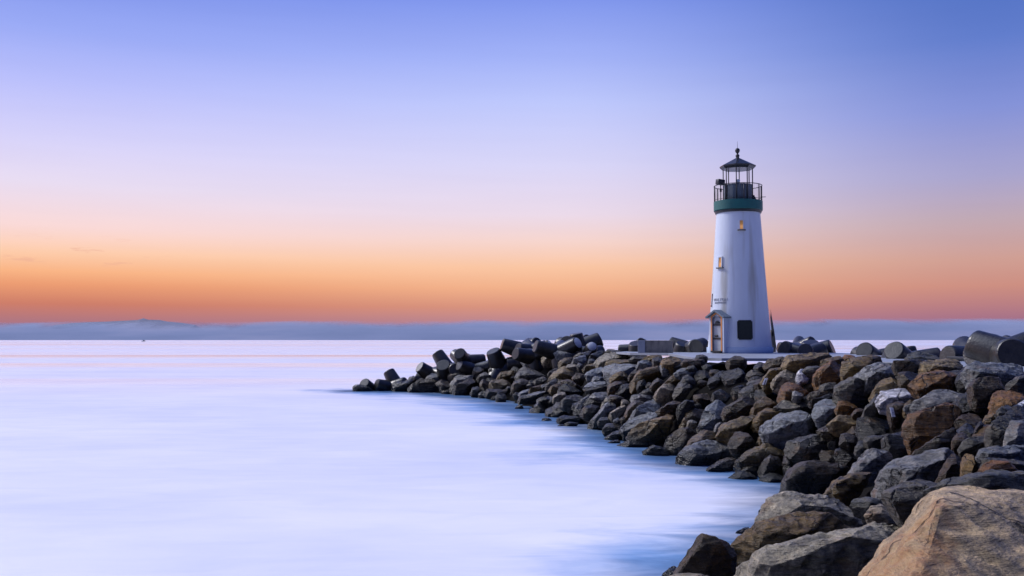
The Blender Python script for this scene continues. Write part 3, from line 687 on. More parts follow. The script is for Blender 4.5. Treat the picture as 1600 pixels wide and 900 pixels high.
# ------------------------------------------------------------------ boulders
COL = {'g': (.078, .068, .048), 't': (.135, .082, .018), 'o': (.165, .070, .008), 'd': (.017, .013, .007), 'b': (.165, .165, .155), 'p': (.26, .215, .14), 'w': (.5, .5, .52), 'n': (.052, .031, .008), 'y': (.21, .14, .05)}
ROCKS = '''
d|low jagged dark rock at the very tip of the breakwater|550,613 551,607 556,601 563,601 575,604 584,609 583,613|560,604 575,607
d||613,609 615,600 620,598 632,596 641,593 648,596 640,607 628,611|621,600 640,598
n|brown wedge rock with a bright slanting edge near the tip|628,613 640,603 657,592 668,590 680,596 694,602 693,609 660,612|650,597 668,592
b||665,593 669,586 674,583 683,585 688,592 689,598 675,600|
n||681,599 690,594 700,596 704,604 703,610 690,610|
g||700,590 703,582 712,577 722,578 732,583 725,588 708,596|
b||703,602 707,590 716,586 724,588 732,585 740,586 737,592 728,598 724,603 706,605|708,594 725,592 737,588
n||708,612 712,604 725,599 733,592 740,592 742,600 736,607 725,612|
g||738,582 742,573 748,573 756,578 754,587 745,592 739,588|
g||745,592 750,584 758,581 768,586 766,594 752,597|
g||762,580 768,573 773,575 778,580 772,587|
b|pale triangular rock below the crest tetrapods|773,579 775,568 781,563 788,571 794,579 780,583|
t||778,563 783,561 794,568 793,573 788,574|
b||755,573 758,564 763,568 762,576 757,579|
t||776,590 779,582 787,581 802,579 805,584 802,592 790,595 776,593|779,585 790,588 803,584
g|big round pale grey boulder under the crest tetrapods|806,590 812,577 822,571 832,574 845,581 852,588 845,596 825,598 808,595|812,586 830,584 846,588
n||750,598 756,592 764,597 764,601 763,612 755,616 750,608|
t|wide tan boulder low over the water in the far half|764,602 770,594 785,593 799,597 800,602 794,608 780,609 765,608|766,599 783,600 799,600
n||758,618 762,608 780,608 793,609 788,616 770,619|
g||735,616 738,606 746,604 752,609 750,617|
n||798,606 804,596 815,592 826,596 828,603 815,610 800,612|
b||808,616 815,611 825,608 829,610 822,615 812,619|810,616 820,613 828,611
b||819,621 825,615 838,612 848,610 854,609 852,615 835,620 825,623|821,620 838,617 852,612
d||808,627 810,618 830,617 842,620 841,627|
d||841,629 844,622 850,620 858,622 862,627 855,629|843,624 850,622 860,625
t||825,612 830,606 846,601 847,605 838,612 828,615|
g||832,598 845,592 852,588 857,588 852,594 840,599|
g||853,603 860,595 868,591 871,594 866,600 858,607 852,608|
t||855,611 858,605 870,600 878,598 880,602 874,607 868,612 858,614|
n|long slab slanting down to the right on the far slope|876,595 889,592 896,597 904,603 911,609 904,612 893,604 880,600|
d||872,613 875,603 885,600 900,606 908,612 890,617 876,617|
p||863,625 866,617 876,613 885,614 888,620 884,628 866,628|866,618 870,619 885,616
g||872,633 880,624 888,619 900,617 908,620 912,628 900,635 880,635|
b||899,635 908,625 920,616 925,617 924,624 914,631 905,636|
b||921,621 925,616 935,612 952,612 951,620 944,628 933,626|925,618 944,625
d||912,631 920,622 935,625 944,629 936,633 918,634|
d||905,647 914,636 925,632 938,636 937,648 915,651|
b|long pale rock leaning up from the water edge|925,656 938,638 944,630 952,625 960,626 962,634 955,643 942,651 930,658|930,654 945,638 958,632
p||939,636 946,626 953,616 957,616 955,622 948,630 942,637|
n||951,624 955,616 966,618 974,622 972,630 962,632|
d|small round islet rock standing in the milky water|845,661 848,654 853,652 860,654 863,661|
d|flat sliver of rock awash furthest from the slope|869,667 875,663 883,663 881,668|
d||880,663 890,659 905,661 896,666|
d||866,657 880,649 900,650 913,653 900,660 872,660|
d||932,659 936,653 948,652 955,655 958,661 945,665 934,663|
b||800,560 800,556 812,551 826,547 836,550 830,557 815,561|
b|flat pale topped rock just under the crest|813,566 820,561 830,560 838,563 840,569 835,572 820,570|814,565 825,567 839,568
g||834,560 838,551 845,552 846,560 840,566|
p|blocky light grey rock below the white oval tetrapod end|846,558 850,552 862,553 870,560 869,568 862,570 850,569 846,564|
b||865,552 872,548 885,549 900,552 906,553 895,560 880,562 870,561|
g||896,557 910,550 924,548 920,554 908,559 897,560|
t||871,569 876,563 885,559 897,559 895,566 885,571 874,573|
b||892,569 898,560 905,556 914,555 916,563 910,569 898,571|
g||855,584 862,578 870,575 874,577 868,583 858,586|
y|broad yellowish tan rock in the middle of the far slope|855,590 862,583 872,578 880,573 890,575 898,579 895,587 885,592 872,594 858,595|862,588 880,582 894,584
p||884,574 888,568 898,569 905,574 898,579 888,579|
g||900,572 904,567 911,570 912,577 905,579|
n||893,592 898,585 905,583 915,587 912,596 905,600 896,599|895,588 905,587 914,590
b||914,587 920,578 930,575 941,574 944,580 938,587 925,591 917,592|916,584 930,584 942,581
b|long pale blue topped rock slanting left of the path|940,577 950,571 962,570 975,570 992,569 995,574 990,583 978,590 970,596 952,600 945,591|948,590 965,584 990,574
t||910,578 918,570 928,568 938,571 932,577 920,581|
g||918,569 920,562 925,560 931,564 926,572|
b||922,597 926,589 932,588 942,589 943,595 932,599|
b|bright flat slab above the black gaps on the far slope|909,606 918,598 930,595 945,594 952,597 945,603 930,606 918,608|911,605 930,604 949,599
d||912,608 945,602 958,600 957,609 940,613 920,612|
p|broad pale sloping slab on the crest left of the path|928,568 935,559 945,553 960,550 975,553 980,557 965,563 945,568|931,566 950,563 977,557
d||918,562 925,553 935,548 943,547 940,554 930,560 922,565|
g||943,553 950,546 960,545 975,551 982,558 960,558|
t||944,571 950,564 962,562 980,563 998,562 997,568 980,571 955,573|
g||982,563 990,557 1003,556 1010,558 1000,564 985,566|
t||1003,564 1008,557 1020,555 1035,555 1036,560 1020,565|
g||1018,571 1020,560 1030,558 1036,563 1032,573 1025,574|
b|blue topped rock with a curved upper face left of centre|994,574 998,565 1005,563 1020,563 1022,571 1018,578 1005,579|
n||981,590 988,580 992,575 1000,574 1003,578 995,587 988,594|
t|long tan boulder with a bright top ridge curving right|983,604 990,591 996,582 1001,578 1015,578 1026,573 1035,572 1036,580 1025,590 1008,594 996,599|987,598 1000,583 1018,581 1032,576
b||1030,572 1035,569 1043,570 1048,576 1044,582 1035,584|
t|angular tan rock under the edge of the path|1031,571 1035,562 1045,559 1060,558 1066,563 1062,576 1050,578 1040,574|
n|dark squared rock right below the porch end of the path|1064,564 1070,560 1098,561 1100,573 1085,576 1066,572|
g||1071,577 1076,572 1084,571 1089,578 1078,581|
t||1037,600 1045,591 1052,586 1062,582 1068,585 1065,594 1058,601 1045,604|1040,597 1052,590 1066,587
b|pale blue slab below the dark squared rock|1053,584 1062,577 1070,575 1082,577 1091,580 1084,587 1072,590 1062,588|
g||1062,599 1066,589 1075,586 1083,592 1088,598 1080,604 1066,604|
g||1055,610 1060,600 1068,594 1078,596 1083,602 1075,610 1065,614|
n||1015,608 1020,597 1028,590 1037,595 1041,603 1030,609|
d||994,606 998,594 1005,591 1011,600 1006,609 997,610|
n||948,614 951,600 960,596 970,597 974,604 966,613 952,614|
t||952,594 958,583 970,580 982,583 978,593 960,597|
g||1009,604 1013,597 1018,598 1016,606|
p|pale pinkish grey boulder with angular base in the middle of the rocks|1022,619 1026,608 1035,602 1048,599 1056,604 1056,613 1046,624 1040,625 1030,623|
g||1051,618 1056,606 1066,600 1076,601 1080,607 1070,617 1055,622|1054,612 1066,606 1078,606
g||997,617 1006,610 1014,607 1025,609 1022,619 1010,620|
b|thin slab with a bright blue top edge over a dark gap|984,624 989,618 1005,616 1020,617 1025,620 1010,628 990,629|986,621 1005,619 1022,620
p||969,634 972,625 980,623 982,630 979,638 971,640|
p|small pinkish pale rock pointing up to the right|950,652 955,644 965,637 975,633 978,638 970,647 960,655 953,655|951,648 965,642 976,637
n||976,650 980,637 986,629 992,626 1005,627 1009,632 1000,640 990,648 980,655|980,644 990,632 1006,630
b||983,657 995,645 1005,635 1012,628 1022,623 1031,626 1032,636 1022,643 1005,647 990,658|
n|dark rock with a bright diagonal edge in the lower middle|1026,643 1035,637 1045,629 1055,625 1064,626 1068,633 1055,647 1040,649|1028,641 1045,631 1062,628
d||1057,643 1061,633 1070,626 1077,622 1082,628 1088,632 1080,642 1068,654 1058,654|1060,637 1075,626
b|long bright blue topped slab sloping toward the water|963,677 975,666 982,658 995,650 1008,645 1022,641 1034,645 1037,650 1020,657 1000,665 985,671 970,678|968,674 990,661 1010,653 1034,648
t|large brown grey boulder with a bright ridge above the waterline|982,684 989,670 1000,664 1015,657 1028,652 1040,649 1052,652 1057,659 1052,670 1040,682 1025,688 1005,687|988,674 1012,662 1032,655 1052,656
n||939,668 945,662 960,661 975,665 971,673 955,678 942,675|
d||943,687 950,678 965,673 978,672 986,676 978,687 957,688|
b||957,657 965,653 970,655 968,662 963,664|
n||968,654 976,651 979,657 971,662|
g|flat wedge rock lying in the water below the long slab|957,699 965,693 978,687 995,684 1013,682 1018,688 1030,694 1020,703 990,703 965,702|960,695 985,690 1010,687 1022,694
d||946,695 955,689 965,687 970,691 956,696|
d|low jagged black rock awash beside the big wet boulder|1003,707 1015,700 1022,695 1030,697 1040,706 1058,709 1062,714 1040,716 1015,714|1012,703 1024,698 1040,708
n||1037,695 1043,683 1050,676 1060,670 1075,668 1090,668 1090,682 1075,699 1062,705 1045,703|1043,688 1055,675 1080,673
t|rounded orange tan boulder behind the big wet one|1066,705 1075,690 1088,679 1100,673 1113,674 1124,680 1124,692 1105,698 1085,703|
b|big wet boulder with rippled blue top at the waterline|1054,726 1060,713 1070,702 1085,695 1100,688 1115,693 1133,692 1147,702 1142,717 1120,725 1085,729|1060,716 1080,706 1110,704 1140,706
t||1104,739 1107,731 1120,722 1135,716 1148,716 1151,727 1140,739 1120,740|1107,734 1125,726 1146,722
t||1060,673 1065,658 1072,650 1075,657 1070,671|
p|small pale upright block above the brown water edge boulder|1073,668 1075,658 1083,655 1089,660 1084,670|
g||1087,672 1092,664 1096,668 1091,676|
b|tall ridged pale blue boulder with tan shoulder|1093,664 1096,649 1106,635 1118,626 1128,622 1135,634 1136,647 1124,659 1115,667 1106,674 1098,670|
b||1115,672 1118,664 1124,660 1128,661 1121,669 1117,676|
t|arched boulder with pale orange left cheek and black hollow|1120,684 1124,669 1132,662 1145,658 1160,652 1180,650 1184,656 1180,668 1165,680 1140,692 1128,694|1130,680 1136,666 1160,658 1180,655
n|round dark brown boulder low on the slope|1138,697 1143,685 1149,677 1158,675 1168,678 1178,690 1180,703 1165,708 1148,706|
n||1128,648 1132,637 1145,630 1158,622 1168,620 1178,626 1174,642 1165,652 1150,654 1135,654|1134,640 1150,632 1170,625
t|tan boulder with a grey cap in the lower middle|1171,652 1176,638 1183,627 1192,620 1200,620 1213,624 1212,634 1195,644 1185,654|
t||1172,666 1182,655 1186,645 1197,638 1210,636 1222,640 1220,652 1205,661 1190,665|1180,660 1190,645 1218,643
p|pale tan rock with dark pits on its top|1204,638 1215,629 1226,625 1235,630 1245,633 1256,636 1240,641 1222,643 1210,643|1208,636 1228,636 1250,637
b|largest boulder of the slope, blue grey cap and black right side|1187,676 1192,665 1205,660 1217,655 1221,646 1243,646 1258,641 1268,647 1278,655 1287,664 1274,682 1250,692 1230,692 1205,688 1195,682|1196,676 1222,668 1240,655 1258,644
t||1185,685 1190,678 1197,680 1201,692 1192,698 1187,696|
t|striped boulder with blue fin on its right above the small cove|1146,728 1155,713 1170,705 1185,695 1198,693 1212,702 1229,709 1220,719 1205,718 1180,727 1155,735|1152,722 1175,710 1198,700 1222,711
n||1184,736 1195,718 1203,711 1215,715 1223,725 1223,740 1205,746 1188,745|1190,728 1204,715 1218,722
t||1154,741 1165,727 1175,725 1186,728 1182,740 1165,744|
d||1139,747 1150,738 1163,736 1175,741 1186,748 1175,756 1150,755|
d||1182,750 1195,742 1210,740 1226,743 1228,754 1205,759 1190,757|
g|dark boulder with uneven blue top left of the black hollow|1227,702 1233,690 1245,682 1262,680 1280,681 1300,684 1306,689 1297,702 1277,710 1258,724 1240,720 1228,708|1231,698 1255,692 1280,690 1302,690
n||1223,728 1224,715 1231,709 1239,711 1237,732 1230,748 1225,745|
n|great black fronted boulder with a blue and tan top beside the cove|1222,770 1228,752 1232,742 1236,732 1245,727 1257,722 1270,720 1290,722 1310,725 1327,728 1329,737 1316,750 1300,760 1285,774 1250,776|1230,750 1243,737 1262,729 1295,730 1322,732
b|tilted boulder with a steep bright blue left face|1325,745 1340,718 1352,705 1366,701 1380,700 1393,708 1390,724 1368,741 1345,746|1366,703 1358,724 1348,742
t|squared boulder with flat tan top and black right side|1284,778 1293,757 1300,749 1318,747 1330,741 1345,743 1359,739 1352,757 1338,770 1322,789 1310,783 1295,776|1292,765 1305,757 1330,748 1350,744
g||1335,708 1337,697 1343,689 1355,689 1359,700 1350,710 1340,714|
g||1343,690 1350,683 1370,679 1398,676 1401,681 1390,688 1365,694 1350,695|1346,687 1370,684 1399,680
n||1311,694 1314,679 1322,677 1335,680 1341,689 1330,699 1316,699|
n||1275,674 1290,666 1303,663 1321,675 1315,684 1295,684|
y|layered tan rock with rough ledges in the right middle|1293,665 1303,657 1311,650 1325,649 1338,651 1351,651 1350,662 1342,670 1330,675 1315,675 1300,669|1297,662 1312,655 1335,656 1349,656
b|pointed rock with dished blue grey top and brown front|1268,647 1274,635 1278,628 1290,625 1300,626 1309,633 1311,642 1300,658 1285,663 1274,655|1271,645 1285,641 1308,637
o||1304,641 1311,628 1322,625 1332,629 1341,638 1330,647 1315,648|
n||1327,653 1333,643 1342,636 1350,640 1353,650 1340,655|
o|orange brown humped boulder below the bright white rock|1215,625 1222,603 1232,597 1247,602 1264,613 1260,622 1240,628 1225,633|
b||1237,625 1238,612 1245,610 1256,616 1250,624 1242,629|1239,618 1246,614 1254,618
n||1261,621 1268,612 1285,609 1300,608 1303,614 1285,623 1265,625|
g||1279,612 1283,602 1295,598 1305,598 1307,604 1295,611|
g|large pyramid shaped grey green boulder|1301,628 1306,605 1315,598 1328,591 1340,590 1351,597 1360,611 1352,619 1335,628 1320,633 1308,630|1310,615 1330,600 1342,592
d||1261,631 1275,625 1285,619 1303,614 1300,624 1280,631|
p|round pale grey boulder beside the small white placard|1205,602 1208,592 1215,584 1228,578 1238,580 1246,587 1246,597 1230,602 1215,607|
t||1190,598 1197,583 1205,577 1218,573 1232,573 1246,577 1240,585 1215,590 1206,602 1195,604|1197,588 1206,579 1235,577
w|bright white ragged rock the palest of all|1243,593 1246,582 1253,577 1262,580 1264,590 1258,600 1248,599|
g||1254,580 1262,573 1275,571 1283,573 1279,582 1270,586 1262,584|
o|big brown boulder with a pale peaked top right of the white rock|1270,598 1273,584 1282,576 1290,570 1301,564 1312,571 1317,580 1320,595 1305,604 1285,608 1275,609|1275,588 1288,577 1302,570 1314,582
t||1281,572 1283,563 1295,559 1312,556 1319,560 1315,570 1300,569|
y|wide flat tan boulder at the right end of the path|1221,570 1228,560 1235,553 1255,552 1290,551 1297,556 1290,566 1277,575 1255,579 1235,578 1224,575|1224,567 1245,563 1275,562 1292,558
o||1310,563 1320,554 1332,555 1341,560 1330,568 1316,569|
t|large layered boulder with orange ledges on the right crest|1314,584 1318,566 1330,560 1350,556 1375,555 1382,562 1370,574 1345,582 1332,588 1328,596 1318,594|1318,575 1335,569 1360,566 1380,563
b|wide blue grey boulder with a dark crack below the crest|1332,588 1345,575 1360,570 1380,565 1400,565 1404,576 1388,594 1365,600 1345,600|1338,583 1360,583 1385,580 1402,575
n||1394,574 1398,564 1440,561 1452,565 1442,583 1415,586 1398,582|1396,566 1420,565 1450,566
g|smooth grey slab on the crest against the sea|1412,566 1422,553 1435,549 1450,552 1470,557 1486,562 1470,568 1420,568|1415,563 1440,561 1480,563
y|crumbling pitted tan rock left of the blue topped ledge|1438,584 1440,568 1448,560 1475,560 1498,565 1501,576 1490,587 1475,582 1450,586|
n||1404,600 1404,583 1420,580 1439,585 1434,598 1418,606|
o|large tan and orange boulder with sharp lower left point|1417,607 1430,592 1445,580 1465,574 1483,576 1493,590 1493,608 1475,613 1450,618 1430,615|1421,603 1450,594 1475,592 1484,580
t||1359,622 1368,606 1378,592 1390,590 1402,598 1416,606 1410,614 1390,614 1375,619 1362,626|1366,612 1384,602 1405,604
w|boulder with whitish top directly above the numbered white sign|1369,626 1378,612 1395,609 1420,607 1431,615 1429,628 1400,632 1385,636 1372,634|1374,624 1395,624 1427,616
g||1345,655 1350,640 1360,628 1370,616 1374,628 1371,648 1362,659 1350,661|
n|upright brown rock carrying the numbered white sign|1386,652 1387,633 1400,629 1412,628 1414,642 1406,661 1397,668 1390,662|1388,638 1395,636 1412,634
t||1411,648 1413,632 1422,625 1431,626 1435,642 1425,652|
b|long blue white slab with peaked ridge right of the sign|1412,636 1430,627 1445,621 1460,611 1478,608 1490,612 1511,611 1510,624 1495,633 1470,634 1440,636 1425,641|1420,633 1445,628 1475,624 1505,620
o|large orange brown boulder with long flat sloping top|1413,675 1416,657 1425,650 1440,644 1460,635 1480,631 1500,634 1512,640 1508,657 1480,672 1450,689 1435,696 1419,694|1418,663 1440,653 1470,644 1505,642
b|long ledge with pale blue top under the dark pipe|1504,592 1505,580 1512,573 1530,565 1550,567 1602,570 1603,592 1570,595 1530,594|1508,583 1535,582 1603,583
n|dark squared boulder below the blue topped ledge|1511,618 1513,597 1518,592 1540,590 1575,591 1579,605 1567,623 1535,629 1515,627|1514,600 1540,596 1577,596
g||1572,604 1583,590 1604,583 1604,624 1590,622 1575,614|1575,600 1590,592 1604,590
o|humped orange brown boulder near the right edge|1540,632 1550,618 1560,612 1580,612 1595,617 1604,626 1592,645 1570,650 1550,647 1543,640|
w||1576,650 1590,632 1604,622 1604,655 1585,655|
g|big rounded grey boulder with vertical streaks at the right edge|1541,693 1541,672 1548,658 1560,649 1575,645 1604,649 1604,685 1580,702 1555,705 1545,701|
b||1568,692 1573,670 1580,659 1604,656 1604,703 1580,703 1570,701|
g||1554,653 1560,638 1575,633 1583,640 1577,652 1562,656|
t||1534,663 1540,650 1552,647 1556,652 1547,663 1538,668|
d||1517,690 1525,668 1532,658 1541,667 1543,690|1524,672 1533,662
n|dark slab with a long tan edge slanting up to the right|1413,721 1430,705 1450,692 1470,678 1485,668 1498,671 1492,688 1480,702 1450,717 1425,721|1418,715 1450,695 1485,671
n||1486,704 1488,688 1495,678 1505,676 1513,685 1502,701 1490,706|
g||1496,704 1505,690 1515,684 1535,683 1543,690 1541,701 1520,706 1505,706|1500,698 1512,690 1540,691
b|long slanted slab with the brightest blue face in the lower right|1358,772 1370,745 1385,728 1400,717 1430,713 1455,711 1470,704 1490,699 1501,705 1492,720 1470,730 1450,742 1425,757 1400,768 1375,775|1370,765 1400,752 1440,735 1480,716
n|dark split rock with a rough tan rim|1460,758 1468,738 1478,720 1490,707 1503,705 1506,726 1503,756 1480,757|1466,748 1480,722 1496,710
t||1500,757 1502,720 1510,707 1521,714 1527,732 1517,750 1505,755|
b|broad blue grey slab filling the right edge above the orange patch|1512,716 1530,702 1560,699 1585,696 1604,698 1604,724 1575,726 1545,724 1525,724|1516,712 1550,708 1604,708
o|bright orange brown patch of rock low at the right edge|1524,742 1535,728 1550,719 1575,721 1592,738 1580,747 1545,742|
g||1534,732 1535,720 1545,715 1560,718 1604,721 1604,735 1570,732|1536,722 1560,722 1604,727
g|grey boulder with a dark hollow front beside the front boulder|1378,785 1383,770 1400,759 1435,751 1465,756 1482,762 1475,780 1455,797 1430,812 1410,812 1386,797|1384,778 1410,771 1445,770 1475,765
g|long low grey ridge just behind the front boulder|1438,785 1450,765 1475,756 1505,751 1525,737 1546,729 1560,734 1578,741 1625,741 1660,800 1480,800|1445,775 1490,762 1545,748 1620,752
g||1328,790 1335,781 1350,777 1375,778 1386,785 1372,804 1345,802 1332,799|
p|smooth rounded grey stone wedged above the spotted boulder|1353,806 1362,792 1375,788 1390,791 1403,799 1412,810 1395,820 1370,823 1356,815|
p|big smooth grey boulder with a flat creased top by the cove|1186,818 1195,790 1205,778 1225,771 1245,768 1265,769 1280,777 1293,772 1306,790 1330,805 1351,816 1345,828 1310,826 1270,816 1230,820 1200,828|1198,800 1240,792 1290,796 1335,812
t|brown sided boulder with striated grey right face at lower right|1142,878 1145,845 1155,835 1180,824 1205,811 1235,799 1260,796 1290,804 1315,814 1332,821 1302,840 1250,852 1215,868 1180,882 1150,892|1150,846 1180,832 1215,816 1262,812 1310,822
g||1144,842 1155,829 1165,824 1174,825 1162,840|
n|tall dark angular boulder at the bottom beside the water|1050,915 1062,885 1080,858 1098,833 1110,832 1125,836 1148,840 1149,865 1145,915|1062,890 1098,838 1125,842 1146,845
d||1114,892 1120,878 1143,858 1147,880 1147,915 1118,915|1118,884 1142,863
d||1030,910 1045,888 1055,884 1060,892 1054,912|
p|flat pale rock top cut by the bottom edge of the picture|1038,925 1045,901 1060,898 1090,897 1110,900 1116,925|
p|long pale speckled boulder with rusty pits along the bottom|1140,925 1148,880 1165,875 1190,862 1200,856 1230,851 1255,844 1270,837 1300,831 1340,819 1400,814 1412,816 1400,850 1380,890 1358,935|1156,886 1200,868 1260,856 1330,838 1400,828
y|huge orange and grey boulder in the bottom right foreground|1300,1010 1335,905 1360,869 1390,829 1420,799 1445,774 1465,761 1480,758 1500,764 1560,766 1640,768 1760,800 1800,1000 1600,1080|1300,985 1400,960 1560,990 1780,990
d||1181,812 1190,795 1202,784 1208,783 1200,802 1188,818|
'''
def crease_y(cr, x):
    if x <= cr[0][0]: return cr[0][1]
    for (a, u), (b, v) in zip(cr, cr[1:]):
        if x <= b: return u + (v - u) * (x - a) / max(1e-6, b - a)
    return cr[-1][1]
DEPTH = {}
def make_rock(idx, code, pts, cr, rng, depth=None, extra=None):
    n = len(pts); cx = sum(p[0] for p in pts) / n; cy = sum(p[1] for p in pts) / n
    x0, x1 = min(p[0] for p in pts), max(p[0] for p in pts); y0, y1 = min(p[1] for p in pts), max(p[1] for p in pts)
    d = depth or hit(cx, cy + (y1 - cy) * 0.35) or 60.0
    if not extra: pts = [(cx + (x - cx) * 1.12, cy + (y - cy) * 1.10) for x, y in pts]
    k = d / F; w, h = (x1 - x0) * k, (y1 - y0) * k
    s = math.sqrt(w * h)
    if not cr:
        tilt = rng.uniform(-.18, .18) * (y1 - y0); f = rng.uniform(.36, .52)
        cr = [(x0 + .2 * (x1 - x0), y0 + f * (y1 - y0) + tilt), (x0 + .52 * (x1 - x0), y0 + (f - .04) * (y1 - y0)), (x0 + .8 * (x1 - x0), y0 + f * (y1 - y0) - tilt)]
    cr = sorted(cr)
    col = COL[code]
    V = []
    def add(px, py, off, dz=0.0):
        p = P(px, py, d + off); p.z += dz; V.append(p)
    for (x, y) in pts:
        g = (crease_y(cr, x) - y) * k
        if g > 0: off = min(g * 2.1, 1.15 * s)
        else: off = min(-g * (0.2 if extra else 1.05), 0.8 * s)
        e = abs((x - cx)) / max(1, (x1 - x0) / 2)
        off += 0.22 * s * e * e
        if extra and x < 1450: off += 0.55
        add(x, y, off)
        add(cx + (x - cx) * .80, cy + (y - cy) * .80 + 0.04 * (y1 - y0), off * .4 + 0.85 * s, -0.06 * s)
        if y > cy: add(cx + (x - cx) * .8, y, 0.35 * s, -0.28 * s)
    for (x, y) in cr:
        e = abs((x - cx)) / max(1, (x1 - x0) / 2)
        add(x, y, -0.10 * s + 0.16 * s * e * e)
    c = sum(V, Vector()) / len(V)
    for (x, y, of) in (extra or []): add(x, y, of)
    # a front facet point low on the face
    lx = x0 + (x1 - x0) * rng.uniform(.35, .65); ly = y0 + (y1 - y0) * .74
    add(lx, ly, 0.0)
    bm = bmesh.new()
    vs = [bm.verts.new(p - c) for p in V]
    r = bmesh.ops.convex_hull(bm, input=vs)
    bmesh.ops.delete(bm, geom=[v for v in bm.verts if not v.link_faces], context='VERTS')
    bmesh.ops.remove_doubles(bm, verts=bm.verts, dist=s * .02)
    bmesh.ops.dissolve_limit(bm, angle_limit=R(9), verts=bm.verts, edges=bm.edges)
    pix = max(x1 - x0, y1 - y0)
    if not extra:
        for _k in range(9 if pix > 50 else 6):          # knock flat broken faces off the block
            nd = Vector((rng.uniform(-1, .8), rng.uniform(-1, .2), rng.uniform(-.5, 1.0))).normalized()
            ext = max(v.co.dot(nd) for v in bm.verts)
            cut = bmesh.ops.bisect_plane(bm, geom=bm.verts[:] + bm.edges[:] + bm.faces[:], plane_co=nd * ext * rng.uniform(.72, .95), plane_no=nd, clear_outer=True)
            ed = [e for e in cut['geom_cut'] if isinstance(e, bmesh.types.BMEdge)]
            if ed: bmesh.ops.holes_fill(bm, edges=ed)
        bmesh.ops.remove_doubles(bm, verts=bm.verts, dist=s * .02)
    try: bmesh.ops.bevel(bm, geom=bm.edges[:], offset=s * .018, segments=1, affect='EDGES', clamp_overlap=True)
    except Exception: pass
    bmesh.ops.triangulate(bm, faces=bm.faces)
    tgt = s / (10 if pix < 60 else 16 if pix < 130 else 26 if pix < 260 else 46)
    for _ in range(8):
        es = [e for e in bm.edges if e.calc_length() > tgt * 1.5]
        if not es: break
        bmesh.ops.subdivide_edges(bm, edges=es, cuts=1)
        bmesh.ops.triangulate(bm, faces=[f for f in bm.faces if len(f.verts) > 3])
    bm.normal_update()
    sd = Vector((idx * 3.7, idx * 1.3, idx * 7.1)); ax = Vector((rng.uniform(-.4, .4), rng.uniform(-.3, .3), 1)).normalized()
    A = 0.035 if pix < 200 else 0.03
    for v in bm.verts:
        q = v.co / s
        a = noise.fractal(q * 1.9 + sd, 1.0, 2.0, 3)
        b_ = 1 - abs(noise.fractal(q * 4.2 + sd * 2, 1.0, 2.0, 4)) * 2
        t = q.dot(ax) * 5 + 1.2 * noise.noise(q * 1.4 + sd)
        st_ = (t - math.floor(t)); st_ = (1 - st_ if st_ > .25 else st_ * 3) - .45
        f_ = noise.fractal(q * 11 + sd, 0.9, 2.0, 3)
        v.co += v.normal * s * (.55 if extra else 1.0) * (A * a + .022 * b_ - .012 + .030 * st_ + .014 * f_)
    near = d < 19
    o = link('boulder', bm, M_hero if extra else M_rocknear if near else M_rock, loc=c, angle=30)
    j = rng.uniform(.8, 1.2); wm = rng.uniform(-.06, .06)
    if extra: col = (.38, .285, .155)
    o.color = (col[0] * j * (1 + wm), col[1] * j, col[2] * j * (1 - wm), 1)
    return o, d, (cx, cy), (w, h)

CNAME = {'g': 'grey', 't': 'tan', 'o': 'orange brown', 'd': 'dark', 'b': 'blue grey', 'p': 'pale', 'w': 'whitish', 'n': 'brown', 'y': 'yellowish tan'}
rng = random.Random(11)
RK = []
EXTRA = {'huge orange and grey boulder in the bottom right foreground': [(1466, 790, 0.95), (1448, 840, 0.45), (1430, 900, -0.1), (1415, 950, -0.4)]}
OVR = {'huge orange and grey boulder in the bottom right foreground': 7.0, 'long low grey ridge just behind the front boulder': 11.0,
       'grey boulder with a dark hollow front beside the front boulder': 12.5, 'flat pale rock top cut by the bottom edge of the picture': 13.5,
       'long pale speckled boulder with rusty pits along the bottom': 12.0, 'tall dark angular boulder at the bottom beside the water': 15.0}
for i, ln_ in enumerate([l for l in ROCKS.strip().split('\n') if l.strip()]):
    f = ln_.split('|')
    pts = [tuple(float(v) for v in q.split(',')) for q in f[2].split()]
    cr = [tuple(float(v) for v in q.split(',')) for q in f[3].split()] if f[3].strip() else []
    o, d, cpx, wh = make_rock(i, f[0], pts, cr, rng, OVR.get(f[1]), EXTRA.get(f[1]))
    RK.append(dict(o=o, code=f[0], label=f[1], c=cpx, wh=wh, d=d))
# labels: the named ones stand as written, the others are found from their nearest named neighbour
HERO = [r for r in RK if r['label']]
SHORT = {}
for r in HERO: SHORT[id(r)] = r['label']
def shape_word(r):
    w, h = r['wh']; a = w / h; out = []
    sz = math.sqrt(w * h)
    out.append('tiny' if sz < .65 else 'small' if sz < .95 else 'medium' if sz < 1.35 else 'large')
    sh = 'flat' if a > 2.4 else 'low' if a > 1.7 else 'upright' if a < .85 else 'squat' if a < 1.15 else 'broad'
    return out + [sh]
used = set()
def shorten(lbl, n=6):
    ws = lbl.split(); out = ws[:n]
    while out and out[-1] in ('curved', 'diagonal', 'uneven', 'angular', 'rippled', 'lower', 'slanting', 'peaked', 'with', 'a', 'the', 'of', 'and', 'in', 'on', 'under', 'to', 'its', 'just', 'at', 'below', 'above', 'left', 'right', 'low', 'long', 'bright', 'over', 'near', 'beside', 'behind', 'an', 'by', 'lower', 'very', 'flat', 'pale', 'black', 'big', 'small', 'steep', 'dished', 'dark', 'far', 'pointing', 'furthest', 'from', 'along', 'edge', 'slanting,', 'directly', 'sharp', 'upper', 'crest', 'orange', 'blue', 'rough'): out.pop()
    return ' '.join(out)
